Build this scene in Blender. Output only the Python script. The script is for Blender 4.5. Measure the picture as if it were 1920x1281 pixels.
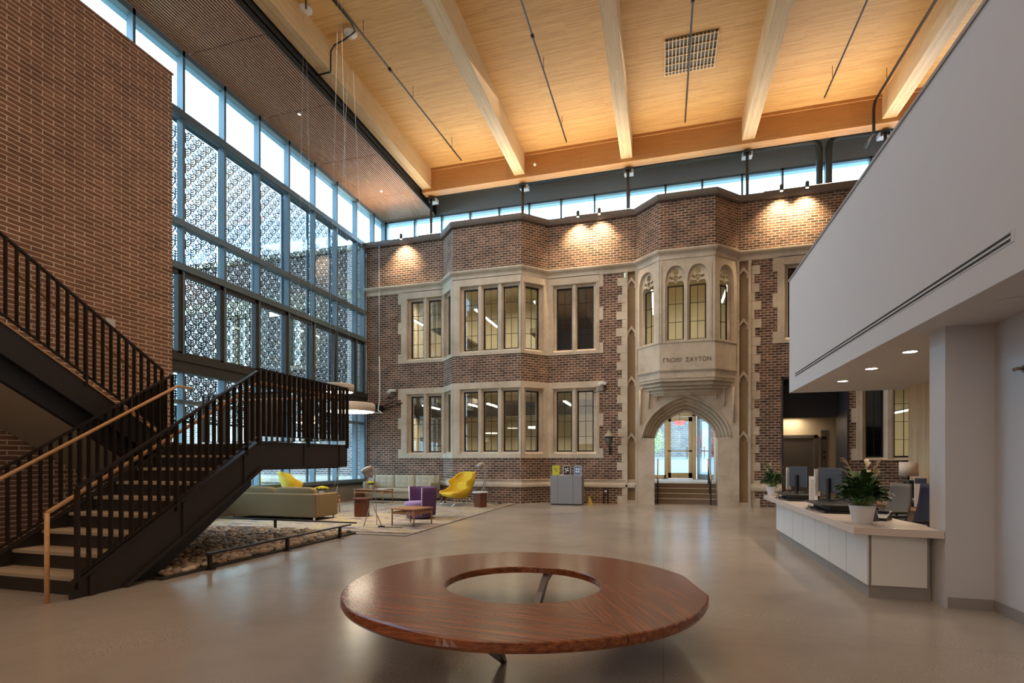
import bpy, bmesh, math, random
from mathutils import Vector, Matrix
random.seed(7)
for o in list(bpy.data.objects): bpy.data.objects.remove(o)
sc = bpy.context.scene
COL = sc.collection
# ------------------------------------------------------------------ camera
cam_d = bpy.data.cameras.new('camera'); cam = bpy.data.objects.new('camera', cam_d); COL.objects.link(cam)
cam.location = (0, 0, 1.38); cam.rotation_euler = (math.pi/2, 0, 0.2786)
cam_d.sensor_width = 36; cam_d.lens = 18.604; cam_d.shift_y = 221.3/1920; cam_d.clip_end = 300
sc.camera = cam
sc.view_settings.view_transform = 'Standard'; sc.view_settings.look = 'None'
sc.view_settings.gamma = 1; sc.view_settings.use_curve_mapping = False
sc.view_settings.exposure = 0.0
# ------------------------------------------------------------------ sky (overcast)
W = bpy.data.worlds.new('sky'); sc.world = W; W.use_nodes = True
bg = W.node_tree.nodes['Background']; bg.inputs[0].default_value = (0.64, 0.82, 1.0, 1); bg.inputs[1].default_value = 10.5
# ------------------------------------------------------------------ parapet uplights and added fill lights of the hall
def area(name, loc, rot, sx, sy, power, col, spread=180):
    l = bpy.data.lights.new(name, 'AREA'); l.shape = 'RECTANGLE'; l.size = sx; l.size_y = sy
    l.energy = power; l.color = col; l.spread = math.radians(spread)
    o = bpy.data.objects.new(name, l); COL.objects.link(o); o.location = loc; o.rotation_euler = rot
    return o
def portal(name, loc, rot, sx, sy):
    o = area(name, loc, rot, sx, sy, 1, (1, 1, 1)); o.data.cycles.is_portal = True
    return o
WARM = (1.0, 0.84, 0.64); NEUT = (1.0, 0.87, 0.74)
portal('daylight_opening', (-10.6, 11.2, 5.8), (0, -math.pi/2, 0), 9.6, 13.5)
portal('daylight_opening', (-1.5, 18.5, 9.7), (-math.pi/2, 0, 0), 17.5, 1.8)
for x, w in ((-9.0, 2.2), (-5.6, 2.6), (-2.4, 3.0), (0.6, 1.6), (4.2, 3.2), (7.5, 2.4)):
    area('parapet_uplight', (x, 16.62, 9.2), (math.radians(180+32), 0, 0), w, 0.12, 22*w, WARM, 150)
area('hall_fill', (-3.4, 1.5, 10.6), (0, 0, 0), 6.0, 5.0, 90, NEUT, 130)  # unseen fill added overhead to brighten the near hall
area('hall_fill', (-3.0, 11.0, 10.6), (math.radians(14), 0, 0), 8.0, 6.0, 300, NEUT, 140)  # second unseen fill, added to lift the facade
area('front_fill', (-2.5, -5.0, 5.0), (math.radians(80), 0, 0), 8.0, 5.0, 190, NEUT, 170)  # fill added behind the camera to brighten the foreground
for x in (-6.2, -2.8, 0.7, 4.1):
    area('ceiling_fill', (x, 3.0, 9.6), (math.pi, 0, 0), 1.2, 11.0, 85, WARM, 170)  # unseen upward fill added to brighten the deck and beams

# ================================================================== helpers
PI = math.pi
class MB:
    def __init__(s): s.v = []; s.f = []; s.m = []; s.sm = []
    def face(s, pts, mi=0, smooth=False):
        b = len(s.v); s.v += [tuple(p) for p in pts]; s.f.append(list(range(b, b+len(pts)))); s.m.append(mi); s.sm.append(smooth)
        return s
    def box(s, x0, x1, y0, y1, z0, z1, mi=0, M=None):
        c = [Vector((x, y, z)) for z in (z0, z1) for y in (y0, y1) for x in (x0, x1)]
        if M is not None: c = [M @ p for p in c]
        b = len(s.v); s.v += [tuple(p) for p in c]
        for q in ((0,2,3,1), (4,5,7,6), (0,1,5,4), (2,6,7,3), (0,4,6,2), (1,3,7,5)):
            s.f.append([b+i for i in q]); s.m.append(mi); s.sm.append(False)
        return s
    def hexa(s, a, b4, mi=0):
        """solid between quad a and quad b4 (same winding)"""
        n = len(a); b = len(s.v); s.v += [tuple(p) for p in a]+[tuple(p) for p in b4]
        s.f.append([b+i for i in range(n)][::-1]); s.f.append([b+n+i for i in range(n)])
        for i in range(n):
            j = (i+1) % n; s.f.append([b+i, b+j, b+n+j, b+n+i])
        s.m += [mi]*(n+2); s.sm += [False]*(n+2)
        return s
    def bar(s, p0, p1, w, h, mi=0, up=(0,0,1)):
        p0, p1 = Vector(p0), Vector(p1); d = (p1-p0).normalized(); u = Vector(up)
        if abs(d.dot(u)) > .98: u = Vector((0,1,0))
        r = d.cross(u).normalized(); u = r.cross(d)
        q = lambda p: [p-r*w/2-u*h/2, p+r*w/2-u*h/2, p+r*w/2+u*h/2, p-r*w/2+u*h/2]
        return s.hexa(q(p0), q(p1), mi)
    def tube(s, pts, r, n=10, mi=0, caps=True, radii=None):
        pts = [Vector(p) for p in pts]; b = len(s.v); k = len(pts); prev = None
        for i, p in enumerate(pts):
            d = (pts[min(i+1, k-1)]-pts[max(i-1, 0)]).normalized()
            if prev is None:
                u = Vector((0,0,1)) if abs(d.z) < .95 else Vector((1,0,0))
                a = d.cross(u).normalized()
            else:
                a = (prev-d*prev.dot(d)); a = a.normalized() if a.length > 1e-6 else d.orthogonal().normalized()
            prev = a; c = d.cross(a); rr = radii[i] if radii else r
            for j in range(n):
                t = 2*PI*j/n; s.v.append(tuple(p+(a*math.cos(t)+c*math.sin(t))*rr))
        for i in range(k-1):
            for j in range(n):
                j2 = (j+1) % n; s.f.append([b+i*n+j, b+i*n+j2, b+(i+1)*n+j2, b+(i+1)*n+j]); s.m.append(mi); s.sm.append(True)
        if caps:
            s.f.append([b+j for j in range(n)][::-1]); s.f.append([b+(k-1)*n+j for j in range(n)]); s.m += [mi]*2; s.sm += [False]*2
        return s
    def lathe(s, prof, c=(0,0,0), n=24, mi=0, smooth=True, sx=1, sy=1, rot=0, caps=True):
        b = len(s.v); k = len(prof); cx, cy, cz = c
        for r, z in prof:
            for j in range(n):
                t = 2*PI*j/n+rot; s.v.append((cx+r*sx*math.cos(t), cy+r*sy*math.sin(t), cz+z))
        for i in range(k-1):
            for j in range(n):
                j2 = (j+1) % n; s.f.append([b+i*n+j, b+i*n+j2, b+(i+1)*n+j2, b+(i+1)*n+j]); s.m.append(mi); s.sm.append(smooth)
        if caps: s.f.append([b+j for j in range(n)][::-1]); s.f.append([b+(k-1)*n+j for j in range(n)]); s.m += [mi]*2; s.sm += [False]*2
        return s
    def prism(s, poly, z0, z1, mi=0):
        return s.hexa([(x, y, z0) for x, y in poly], [(x, y, z1) for x, y in poly], mi)
    def grid(s, P, nu, nv, mi=0, smooth=True, closed_u=False):
        """P(i,j) -> point"""
        b = len(s.v)
        for i in range(nu):
            for j in range(nv): s.v.append(tuple(P(i, j)))
        for i in range(nu-(0 if closed_u else 1)):
            for j in range(nv-1):
                i2 = (i+1) % nu
                s.f.append([b+i*nv+j, b+i2*nv+j, b+i2*nv+j+1, b+i*nv+j+1]); s.m.append(mi); s.sm.append(smooth)
        return s
    def merge(s, mesh, M=None, mi=None):
        b = len(s.v)
        for v in mesh.vertices: s.v.append(tuple(M @ v.co if M else v.co))
        for p in mesh.polygons: s.f.append([b+i for i in p.vertices]); s.m.append(p.material_index if mi is None else mi); s.sm.append(p.use_smooth)
        return s
    def mesh(s, name, mats):
        me = bpy.data.meshes.new(name); me.from_pydata(s.v, [], s.f)
        for m in (mats if isinstance(mats, (list, tuple)) else [mats]): me.materials.append(m)
        me.polygons.foreach_set('material_index', s.m); me.polygons.foreach_set('use_smooth', s.sm)
        me.update()
        bm = bmesh.new(); bm.from_mesh(me); bmesh.ops.recalc_face_normals(bm, faces=bm.faces); bm.to_mesh(me); bm.free()
        uv = me.uv_layers.new(name='UVMap'); 
        for p in me.polygons:
            n = p.normal
            if abs(n.z) > .75: t, bb = Vector((1,0,0)), Vector((0,1,0))
            else:
                t = Vector((-n.y, n.x, 0)).normalized(); bb = Vector((0,0,1))
            for li in p.loop_indices:
                co = me.vertices[me.loops[li].vertex_index].co
                uv.data[li].uv = (co.dot(t), co.dot(bb))
        return me
    def obj(s, name, mats, parent=None, bevel=0, subsurf=0, solid=0, loc=None):
        o = bpy.data.objects.new(name, s.mesh(name, mats)); COL.objects.link(o)
        if parent is not None: o.parent = parent
        if loc is not None: o.location = loc
        if solid:
            m = o.modifiers.new('s', 'SOLIDIFY'); m.thickness = solid; m.offset = 0
        if subsurf:
            m = o.modifiers.new('u', 'SUBSURF'); m.levels = subsurf; m.render_levels = subsurf
        if bevel:
            m = o.modifiers.new('b', 'BEVEL'); m.width = bevel; m.segments = 2; m.limit_method = 'ANGLE'; m.angle_limit = math.radians(40)
        return o
def tag(o, label, cat, group=None, kind=None):
    o['label'] = label; o['category'] = cat
    if group: o['group'] = group
    if kind: o['kind'] = kind
    return o
def S(o, label=None, cat=None):
    o['kind'] = 'structure'
    if label: o['label'] = label
    if cat: o['category'] = cat
    return o
def empty(name, label, cat, loc=(0,0,0), rz=0, group=None):
    o = bpy.data.objects.new(name, None); COL.objects.link(o); o.location = loc; o.rotation_euler = (0,0,rz)
    o.empty_display_size = .1
    return tag(o, label, cat, group)
def dup(src, loc=None, rz=None, label=None, group=None, parent=None):
    r = src.copy(); COL.objects.link(r)
    if parent is not None: r.parent = parent
    if loc is not None: r.location = loc
    if rz is not None: r.rotation_euler = (0,0,rz)
    if label: r['label'] = label
    if group: r['group'] = group
    for ch in list(src.children): dup(ch, parent=r)
    return r
def plate(outer, holes, thick, M):
    """flat plate with holes in local xy, thickness along local z (0..thick), placed by matrix M -> mesh"""
    cu = bpy.data.curves.new('p', 'CURVE'); cu.dimensions = '2D'; cu.fill_mode = 'BOTH'; cu.extrude = thick/2
    for loop in [outer]+list(holes):
        sp = cu.splines.new('POLY'); sp.points.add(len(loop)-1); sp.use_cyclic_u = True
        for i, (x, y) in enumerate(loop): sp.points[i].co = (x, y, 0, 1)
    o = bpy.data.objects.new('p', cu); COL.objects.link(o)
    dg = bpy.context.evaluated_depsgraph_get(); dg.update()
    me = bpy.data.meshes.new_from_object(o.evaluated_get(dg))
    bpy.data.objects.remove(o); me.transform(M @ Matrix.Translation((0,0,thick/2)))
    return me
def text_mesh(body, size, thick=.004, M=Matrix()):
    cu = bpy.data.curves.new('t', 'FONT'); cu.body = body; cu.size = size; cu.extrude = thick/2; cu.align_x = 'CENTER'; cu.align_y = 'CENTER'; cu.resolution_u = 3
    o = bpy.data.objects.new('t', cu); COL.objects.link(o)
    dg = bpy.context.evaluated_depsgraph_get(); dg.update()
    me = bpy.data.meshes.new_from_object(o.evaluated_get(dg)); bpy.data.objects.remove(o); me.transform(M)
    return me

# ================================================================== materials
def rgb(r, g, b):
    f = lambda c: ((c/255+.055)/1.055)**2.4 if c/255 > .04045 else c/255/12.92
    return (f(r), f(g), f(b), 1)
MATS = {}
def mat(name, col, rough=.6, metal=0, spec=.5, noise=0, nscale=8, bump=0, bscale=60, coat=0):
    if name in MATS: return MATS[name]
    m = bpy.data.materials.new(name); m.use_nodes = True; nt = m.node_tree; N = nt.nodes; L = nt.links
    b = N['Principled BSDF']; b.inputs['Base Color'].default_value = col; b.inputs['Roughness'].default_value = rough
    b.inputs['Metallic'].default_value = metal; b.inputs['Specular IOR Level'].default_value = spec
    if coat: b.inputs['Coat Weight'].default_value = coat; b.inputs['Coat Roughness'].default_value = .12
    tc = N.new('ShaderNodeTexCoord')
    if noise:
        n = N.new('ShaderNodeTexNoise'); n.inputs['Scale'].default_value = nscale; n.inputs['Detail'].default_value = 4
        L.new(tc.outputs['Object'], n.inputs['Vector'])
        mx = N.new('ShaderNodeMix'); mx.data_type = 'RGBA'; mx.blend_type = 'MULTIPLY'
        mx.inputs[6].default_value = col; mp = N.new('ShaderNodeMapRange'); mp.inputs[3].default_value = 1-noise; mp.inputs[4].default_value = 1+noise
        L.new(n.outputs['Fac'], mp.inputs[0]); mx.inputs[0].default_value = 1
        L.new(mp.outputs[0], mx.inputs[7]); L.new(mx.outputs[2], b.inputs['Base Color'])
    if bump:
        n = N.new('ShaderNodeTexNoise'); n.inputs['Scale'].default_value = bscale; n.inputs['Detail'].default_value = 3
        L.new(tc.outputs['Object'], n.inputs['Vector'])
        bp = N.new('ShaderNodeBump'); bp.inputs['Strength'].default_value = bump; bp.inputs['Distance'].default_value = .01
        L.new(n.outputs['Fac'], bp.inputs['Height']); L.new(bp.outputs[0], b.inputs['Normal'])
    MATS[name] = m
    return m
def emis(name, col, s):
    m = bpy.data.materials.new(name); m.use_nodes = True; nt = m.node_tree
    b = nt.nodes['Principled BSDF']; b.inputs['Base Color'].default_value = (0,0,0,1)
    b.inputs['Emission Color'].default_value = (*col[:3], 1); b.inputs['Emission Strength'].default_value = s
    return m
def ramp(N, stops):
    r = N.new('ShaderNodeValToRGB'); e = r.color_ramp.elements
    e[0].position, e[0].color = stops[0]; e[1].position, e[1].color = stops[-1]
    for p, c in stops[1:-1]:
        x = e.new(p); x.color = c
    return r
def brick_mat(name, c1, c2, mortar, bw, rh, ms, dark, off=.5, bump=.6):
    m = bpy.data.materials.new(name); m.use_nodes = True; nt = m.node_tree; N = nt.nodes; L = nt.links
    b = N['Principled BSDF']; uv = N.new('ShaderNodeUVMap'); uv.uv_map = 'UVMap'
    br = N.new('ShaderNodeTexBrick'); br.offset = off
    nz = N.new('ShaderNodeTexNoise'); nz.inputs['Scale'].default_value = 9; L.new(uv.outputs[0], nz.inputs['Vector'])
    wob = N.new('ShaderNodeVectorMath'); wob.operation = 'MULTIPLY_ADD'
    L.new(nz.outputs['Color'], wob.inputs[0]); wob.inputs[1].default_value = (.012, .007, 0); L.new(uv.outputs[0], wob.inputs[2])
    L.new(wob.outputs[0], br.inputs['Vector'])
    br.inputs['Color1'].default_value = c1; br.inputs['Color2'].default_value = c2; br.inputs['Mortar'].default_value = mortar
    br.inputs['Scale'].default_value = 1; br.inputs['Mortar Size'].default_value = ms; br.inputs['Mortar Smooth'].default_value = .15
    br.inputs['Brick Width'].default_value = bw; br.inputs['Row Height'].default_value = rh; br.inputs['Bias'].default_value = 0
    n2 = N.new('ShaderNodeTexNoise'); n2.inputs['Scale'].default_value = 2.2; n2.inputs['Detail'].default_value = 6; L.new(uv.outputs[0], n2.inputs['Vector'])
    mp = N.new('ShaderNodeMapRange'); mp.inputs[1].default_value = .3; mp.inputs[2].default_value = .7; mp.inputs[3].default_value = dark; mp.inputs[4].default_value = 1.15
    L.new(n2.outputs['Fac'], mp.inputs[0])
    mx = N.new('ShaderNodeMix'); mx.data_type = 'RGBA'; mx.blend_type = 'MULTIPLY'; mx.inputs[0].default_value = 1
    L.new(br.outputs['Color'], mx.inputs[6]); L.new(mp.outputs[0], mx.inputs[7]); L.new(mx.outputs[2], b.inputs['Base Color'])
    b.inputs['Roughness'].default_value = .85
    bp = N.new('ShaderNodeBump'); bp.invert = True; bp.inputs['Strength'].default_value = bump; bp.inputs['Distance'].default_value = .012
    L.new(br.outputs['Fac'], bp.inputs['Height']); L.new(bp.outputs[0], b.inputs['Normal'])
    return m
OLD_BRICK = brick_mat('old_brick', rgb(134, 92, 72), rgb(78, 55, 47), rgb(186, 168, 144), .2, .0755, .0105, .6)
NEW_BRICK = brick_mat('new_brick', rgb(148, 104, 80), rgb(126, 88, 68), rgb(220, 198, 170), .30, .072, .008, .82, bump=.35)
def stone_mat():
    m = mat('limestone', rgb(178, 162, 142), .82, noise=.0)
    nt = m.node_tree; N = nt.nodes; L = nt.links; b = N['Principled BSDF']
    tc = N.new('ShaderNodeTexCoord'); n = N.new('ShaderNodeTexNoise'); n.inputs['Scale'].default_value = 1.3; n.inputs['Detail'].default_value = 8; n.inputs['Roughness'].default_value = .7
    L.new(tc.outputs['Object'], n.inputs['Vector'])
    r = ramp(N, [(.3, rgb(172, 156, 134)), (.5, rgb(200, 184, 162)), (.75, rgb(216, 202, 180))]); L.new(n.outputs['Fac'], r.inputs[0])
    L.new(r.outputs[0], b.inputs['Base Color'])
    n2 = N.new('ShaderNodeTexNoise'); n2.inputs['Scale'].default_value = 45; L.new(tc.outputs['Object'], n2.inputs['Vector'])
    bp = N.new('ShaderNodeBump'); bp.inputs['Strength'].default_value = .25; bp.inputs['Distance'].default_value = .01
    L.new(n2.outputs['Fac'], bp.inputs['Height']); L.new(bp.outputs[0], b.inputs['Normal'])
    return m
STONE = stone_mat()
STONE_DARK = mat('dark_limestone', rgb(150, 128, 98), .85, noise=.18, nscale=2, bump=.3)  # darker, yellower stone used in the recessed pilaster panels
def wood_mat(name, cols, rough, along='X', plank=.09, length=2.0, grain=1, knots=True, coat=0):
    """laminated or boarded timber; boards run along one object axis"""
    m = bpy.data.materials.new(name); m.use_nodes = True; nt = m.node_tree; N = nt.nodes; L = nt.links
    b = N['Principled BSDF']; b.inputs['Roughness'].default_value = rough
    if coat: b.inputs['Coat Weight'].default_value = coat; b.inputs['Coat Roughness'].default_value = .1
    tc = N.new('ShaderNodeTexCoord'); mpg = N.new('ShaderNodeMapping'); L.new(tc.outputs['Object'], mpg.inputs[0])
    mpg.inputs['Rotation'].default_value = {'X': (0,0,0), 'Y': (0,0,PI/2), 'Z': (0,PI/2,0), 'R': (0,0,0)}[along]
    br = N.new('ShaderNodeTexBrick'); br.offset = .37; br.inputs['Scale'].default_value = 1; br.inputs['Brick Width'].default_value = length; br.inputs['Row Height'].default_value = plank
    br.inputs['Mortar Size'].default_value = .0012; br.inputs['Color1'].default_value = (.42,.42,.42,1); br.inputs['Color2'].default_value = (.62,.62,.62,1); br.inputs['Mortar'].default_value = (.25,.25,.25,1)
    L.new(mpg.outputs[0], br.inputs['Vector'])
    m2 = N.new('ShaderNodeMapping'); m2.inputs['Scale'].default_value = (1.2*grain, 24*grain, 24*grain); L.new(mpg.outputs[0], m2.inputs[0])
    n = N.new('ShaderNodeTexNoise'); n.inputs['Scale'].default_value = 1.5; n.inputs['Detail'].default_value = 6; n.inputs['Roughness'].default_value = .62; L.new(m2.outputs[0], n.inputs['Vector'])
    ad = N.new('ShaderNodeMath'); ad.operation = 'MULTIPLY_ADD'; L.new(n.outputs['Fac'], ad.inputs[0]); ad.inputs[1].default_value = .7
    sub = N.new('ShaderNodeMath'); sub.operation = 'SUBTRACT'; L.new(br.outputs['Color'], sub.inputs[0]); sub.inputs[1].default_value = .35
    L.new(sub.outputs[0], ad.inputs[2])
    r = ramp(N, [(.2, cols[0]), (.5, cols[1]), (.8, cols[2])]); L.new(ad.outputs[0], r.inputs[0])
    out = r.outputs[0]
    if knots:
        m3 = N.new('ShaderNodeMapping'); m3.inputs['Scale'].default_value = (3.5, 8, 8); L.new(mpg.outputs[0], m3.inputs[0])
        vo = N.new('ShaderNodeTexVoronoi'); vo.inputs['Scale'].default_value = 1.4; L.new(m3.outputs[0], vo.inputs['Vector'])
        kr = ramp(N, [(.0, (.35,.2,.1,1)), (.09, (.75,.6,.5,1)), (.14, (1,1,1,1))]); L.new(vo.outputs['Distance'], kr.inputs[0])
        mx = N.new('ShaderNodeMix'); mx.data_type = 'RGBA'; mx.blend_type = 'MULTIPLY'; mx.inputs[0].default_value = .55
        L.new(out, mx.inputs[6]); L.new(kr.outputs[0], mx.inputs[7]); out = mx.outputs[2]
    L.new(out, b.inputs['Base Color'])
    return m
DECK = wood_mat('pine_deck', [rgb(172, 124, 70), rgb(206, 160, 98), rgb(224, 182, 120)], .6, 'X', .04, 1.6)
GLULAM_Y = wood_mat('glulam_lengthwise', [rgb(178, 142, 98), rgb(208, 176, 132), rgb(224, 196, 156)], .55, 'Y', .045, 2.5)
GLULAM_X = wood_mat('glulam_crosswise', [rgb(160, 110, 60), rgb(186, 134, 80), rgb(206, 156, 100)], .55, 'X', .045, 2.5, knots=False)
CLT = wood_mat('timber_panel', [rgb(168, 132, 90), rgb(200, 164, 118), rgb(216, 184, 140)], .55, 'Z', .1, 3)
OAK = wood_mat('oak_handrail', [rgb(176, 122, 72), rgb(206, 152, 98), rgb(220, 172, 120)], .4, 'Y', .5, 5, knots=False)
WALNUT = wood_mat('walnut', [rgb(72, 38, 22), rgb(104, 58, 36), rgb(136, 80, 50)], .35, 'Z', .3, 3, knots=False)
TEAK = wood_mat('teak', [rgb(128, 84, 48), rgb(160, 112, 68), rgb(186, 138, 88)], .4, 'X', .3, 3, knots=False)
def table_mat():
    m = bpy.data.materials.new('jatoba_boards'); m.use_nodes = True; nt = m.node_tree; N = nt.nodes; L = nt.links
    b = N['Principled BSDF']; b.inputs['Roughness'].default_value = .26; b.inputs['Coat Weight'].default_value = .12; b.inputs['Coat Roughness'].default_value = .12
    tc = N.new('ShaderNodeTexCoord'); sp = N.new('ShaderNodeSeparateXYZ'); L.new(tc.outputs['Object'], sp.inputs[0])
    at = N.new('ShaderNodeMath'); at.operation = 'ARCTAN2'; L.new(sp.outputs[1], at.inputs[0]); L.new(sp.outputs[0], at.inputs[1])
    # three planks, each turned a third of a circle (seams at -50, 70 and 190 degrees)
    a1 = N.new('ShaderNodeMath'); a1.operation = 'ADD'; L.new(at.outputs[0], a1.inputs[0]); a1.inputs[1].default_value = math.radians(50)+2*PI
    dv = N.new('ShaderNodeMath'); dv.operation = 'DIVIDE'; L.new(a1.outputs[0], dv.inputs[0]); dv.inputs[1].default_value = 2*PI/3
    fl = N.new('ShaderNodeMath'); fl.operation = 'FLOOR'; L.new(dv.outputs[0], fl.inputs[0])
    mu = N.new('ShaderNodeMath'); mu.operation = 'MULTIPLY'; L.new(fl.outputs[0], mu.inputs[0]); mu.inputs[1].default_value = 2*PI/3
    m0 = N.new('ShaderNodeMath'); m0.operation = 'ADD'; L.new(mu.outputs[0], m0.inputs[0]); m0.inputs[1].default_value = math.radians(114)
    ng = N.new('ShaderNodeMath'); ng.operation = 'MULTIPLY'; L.new(m0.outputs[0], ng.inputs[0]); ng.inputs[1].default_value = -1
    vr = N.new('ShaderNodeVectorRotate'); vr.rotation_type = 'Z_AXIS'; L.new(tc.outputs['Object'], vr.inputs['Vector']); L.new(ng.outputs[0], vr.inputs['Angle'])
    mp = N.new('ShaderNodeMapping'); mp.inputs['Scale'].default_value = (.9, 22, 22); L.new(vr.outputs[0], mp.inputs[0])
    n = N.new('ShaderNodeTexNoise'); n.inputs['Scale'].default_value = 1.6; n.inputs['Detail'].default_value = 8; n.inputs['Roughness'].default_value = .68; n.inputs['Distortion'].default_value = .4; L.new(mp.outputs[0], n.inputs['Vector'])
    r = ramp(N, [(.26, rgb(80, 40, 22)), (.45, rgb(112, 60, 34)), (.56, rgb(134, 76, 43)), (.76, rgb(160, 98, 58))]); L.new(n.outputs['Fac'], r.inputs[0])
    # thin dark seam lines
    fr = N.new('ShaderNodeMath'); fr.operation = 'FRACT'; L.new(dv.outputs[0], fr.inputs[0])
    pp = N.new('ShaderNodeMath'); pp.operation = 'PINGPONG'; L.new(fr.outputs[0], pp.inputs[0]); pp.inputs[1].default_value = .5
    lt = N.new('ShaderNodeMath'); lt.operation = 'LESS_THAN'; L.new(pp.outputs[0], lt.inputs[0]); lt.inputs[1].default_value = .0012
    mx = N.new('ShaderNodeMix'); mx.data_type = 'RGBA'; L.new(lt.outputs[0], mx.inputs[0]); L.new(r.outputs[0], mx.inputs[6]); mx.inputs[7].default_value = rgb(40, 20, 14)
    L.new(mx.outputs[2], b.inputs['Base Color'])
    return m
TABLE = table_mat()
def floor_mat():
    m = bpy.data.materials.new('polished_concrete'); m.use_nodes = True; nt = m.node_tree; N = nt.nodes; L = nt.links
    b = N['Principled BSDF']; tc = N.new('ShaderNodeTexCoord')
    n = N.new('ShaderNodeTexNoise'); n.inputs['Scale'].default_value = .55; n.inputs['Detail'].default_value = 7; n.inputs['Roughness'].default_value = .6; L.new(tc.outputs['Object'], n.inputs['Vector'])
    r = ramp(N, [(.3, rgb(150, 138, 126)), (.55, rgb(170, 158, 144)), (.75, rgb(184, 172, 158))]); L.new(n.outputs['Fac'], r.inputs[0])
    vo = N.new('ShaderNodeTexNoise'); vo.inputs['Scale'].default_value = 75; vo.inputs['Detail'].default_value = 2; L.new(tc.outputs['Object'], vo.inputs['Vector'])
    vr = ramp(N, [(.34, (.35,.33,.32,1)), (.41, (1,1,1,1))]); L.new(vo.outputs['Fac'], vr.inputs[0])
    n3 = N.new('ShaderNodeTexNoise'); n3.inputs['Scale'].default_value = 1.1; n3.inputs['Detail'].default_value = 3; L.new(tc.outputs['Object'], n3.inputs['Vector'])
    r3 = ramp(N, [(.5, (0,0,0,1)), (.62, (1,1,1,1))]); L.new(n3.outputs['Fac'], r3.inputs[0])
    mx = N.new('ShaderNodeMix'); mx.data_type = 'RGBA'; mx.blend_type = 'MULTIPLY'; L.new(r3.outputs[0], mx.inputs[0]); L.new(r.outputs[0], mx.inputs[6]); L.new(vr.outputs[0], mx.inputs[7])
    # saw cut joints
    br = N.new('ShaderNodeTexBrick'); br.offset = 0; br.inputs['Scale'].default_value = 1; br.inputs['Brick Width'].default_value = 4.6; br.inputs['Row Height'].default_value = 4.6
    br.inputs['Mortar Size'].default_value = .004; br.inputs['Color1'].default_value = (1,1,1,1); br.inputs['Color2'].default_value = (1,1,1,1); br.inputs['Mortar'].default_value = (.78,.77,.75,1)
    L.new(tc.outputs['Object'], br.inputs['Vector'])
    m2 = N.new('ShaderNodeMix'); m2.data_type = 'RGBA'; m2.blend_type = 'MULTIPLY'; m2.inputs[0].default_value = 1; L.new(mx.outputs[2], m2.inputs[6]); L.new(br.outputs['Color'], m2.inputs[7])
    L.new(m2.outputs[2], b.inputs['Base Color'])
    rr = N.new('ShaderNodeMapRange'); rr.inputs[3].default_value = .2; rr.inputs[4].default_value = .27; L.new(n3.outputs['Fac'], rr.inputs[0]); L.new(rr.outputs[0], b.inputs['Roughness'])
    b.inputs['Specular IOR Level'].default_value = .6
    return m
FLOOR = floor_mat()
def rug_mat():
    m = bpy.data.materials.new('woven_rug'); m.use_nodes = True; nt = m.node_tree; N = nt.nodes; L = nt.links
    b = N['Principled BSDF']; b.inputs['Roughness'].default_value = .95; tc = N.new('ShaderNodeTexCoord')
    mp = N.new('ShaderNodeMapping'); mp.inputs['Scale'].default_value = (1.2, 6, 1); L.new(tc.outputs['Object'], mp.inputs[0])
    n = N.new('ShaderNodeTexNoise'); n.inputs['Scale'].default_value = 1.3; n.inputs['Detail'].default_value = 5; n.inputs['Roughness'].default_value = .65; L.new(mp.outputs[0], n.inputs['Vector'])
    r = ramp(N, [(.36, rgb(84, 76, 88)), (.44, rgb(120, 110, 112)), (.5, rgb(190, 174, 150)), (.54, rgb(136, 124, 122)), (.6, rgb(198, 182, 112)), (.66, rgb(128, 112, 104))]); L.new(n.outputs['Fac'], r.inputs[0])
    L.new(r.outputs[0], b.inputs['Base Color'])
    return m
RUG = rug_mat()
BRONZE = mat('dark_bronze_steel', rgb(46, 38, 34), .42, .35, noise=.12, nscale=5)
BRONZE_L = mat('bronze_stringer', rgb(52, 45, 41), .45, .3, noise=.12, nscale=3)
BLACK = mat('black_paint', rgb(24, 22, 22), .55)
DKGREY = mat('dark_grey_paint', rgb(150, 148, 144), .6, noise=.05)
ALU = mat('grey_aluminium', rgb(104, 118, 124), .42, .25)
ALU_DK = mat('dark_anodised_frame', rgb(66, 64, 60), .45, .3)
WHITE = mat('white_paint', rgb(200, 197, 196), .7, noise=.02)
WHITE_G = mat('white_laminate', rgb(226, 222, 216), .35)
QUARTZ = mat('counter_quartz', rgb(214, 198, 186), .3, noise=.03, nscale=20)
KICK = mat('grey_kickplate', rgb(150, 142, 134), .5)
CREAM = mat('cream_wall', rgb(212, 204, 182), .8, noise=.03)
BEIGE = mat('beige_wall', rgb(180, 162, 134), .7)
STEEL = mat('brushed_steel', rgb(150, 138, 124), .3, .8)
BACKING = mat('soffit_backing', rgb(14, 11, 10), .8)
SLAT = mat('soffit_slats', rgb(178, 128, 98), .55)
SOFA_O = mat('olive_wool', rgb(120, 100, 68), .95, noise=.12, nscale=60, bump=.3, bscale=200)
SOFA_L = mat('sage_wool', rgb(174, 164, 140), .95, noise=.08, nscale=40, bump=.2, bscale=200)
YEL = mat('mustard_wool', rgb(214, 174, 42), .95, noise=.08, nscale=60, bump=.2, bscale=200)
PUR = mat('purple_wool', rgb(92, 62, 104), .95, noise=.12, nscale=60)
PUR_L = mat('lilac_wool', rgb(140, 116, 158), .95, noise=.08, nscale=60)
PIPING = mat('pale_piping', rgb(206, 198, 206), .8)
CHROME = mat('chrome', rgb(220, 220, 222), .15, 1)
LAMP_GREY = mat('warm_grey_lacquer', rgb(160, 152, 142), .4, .2)
GREY_FELT = mat('grey_cabinet', rgb(140, 140, 142), .8, noise=.08, nscale=30)
LEAF = mat('leaf', rgb(52, 82, 40), .45, noise=.25, nscale=14)
LEAF_L = mat('pale_leaf', rgb(150, 165, 96), .5, noise=.15, nscale=14)
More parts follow.
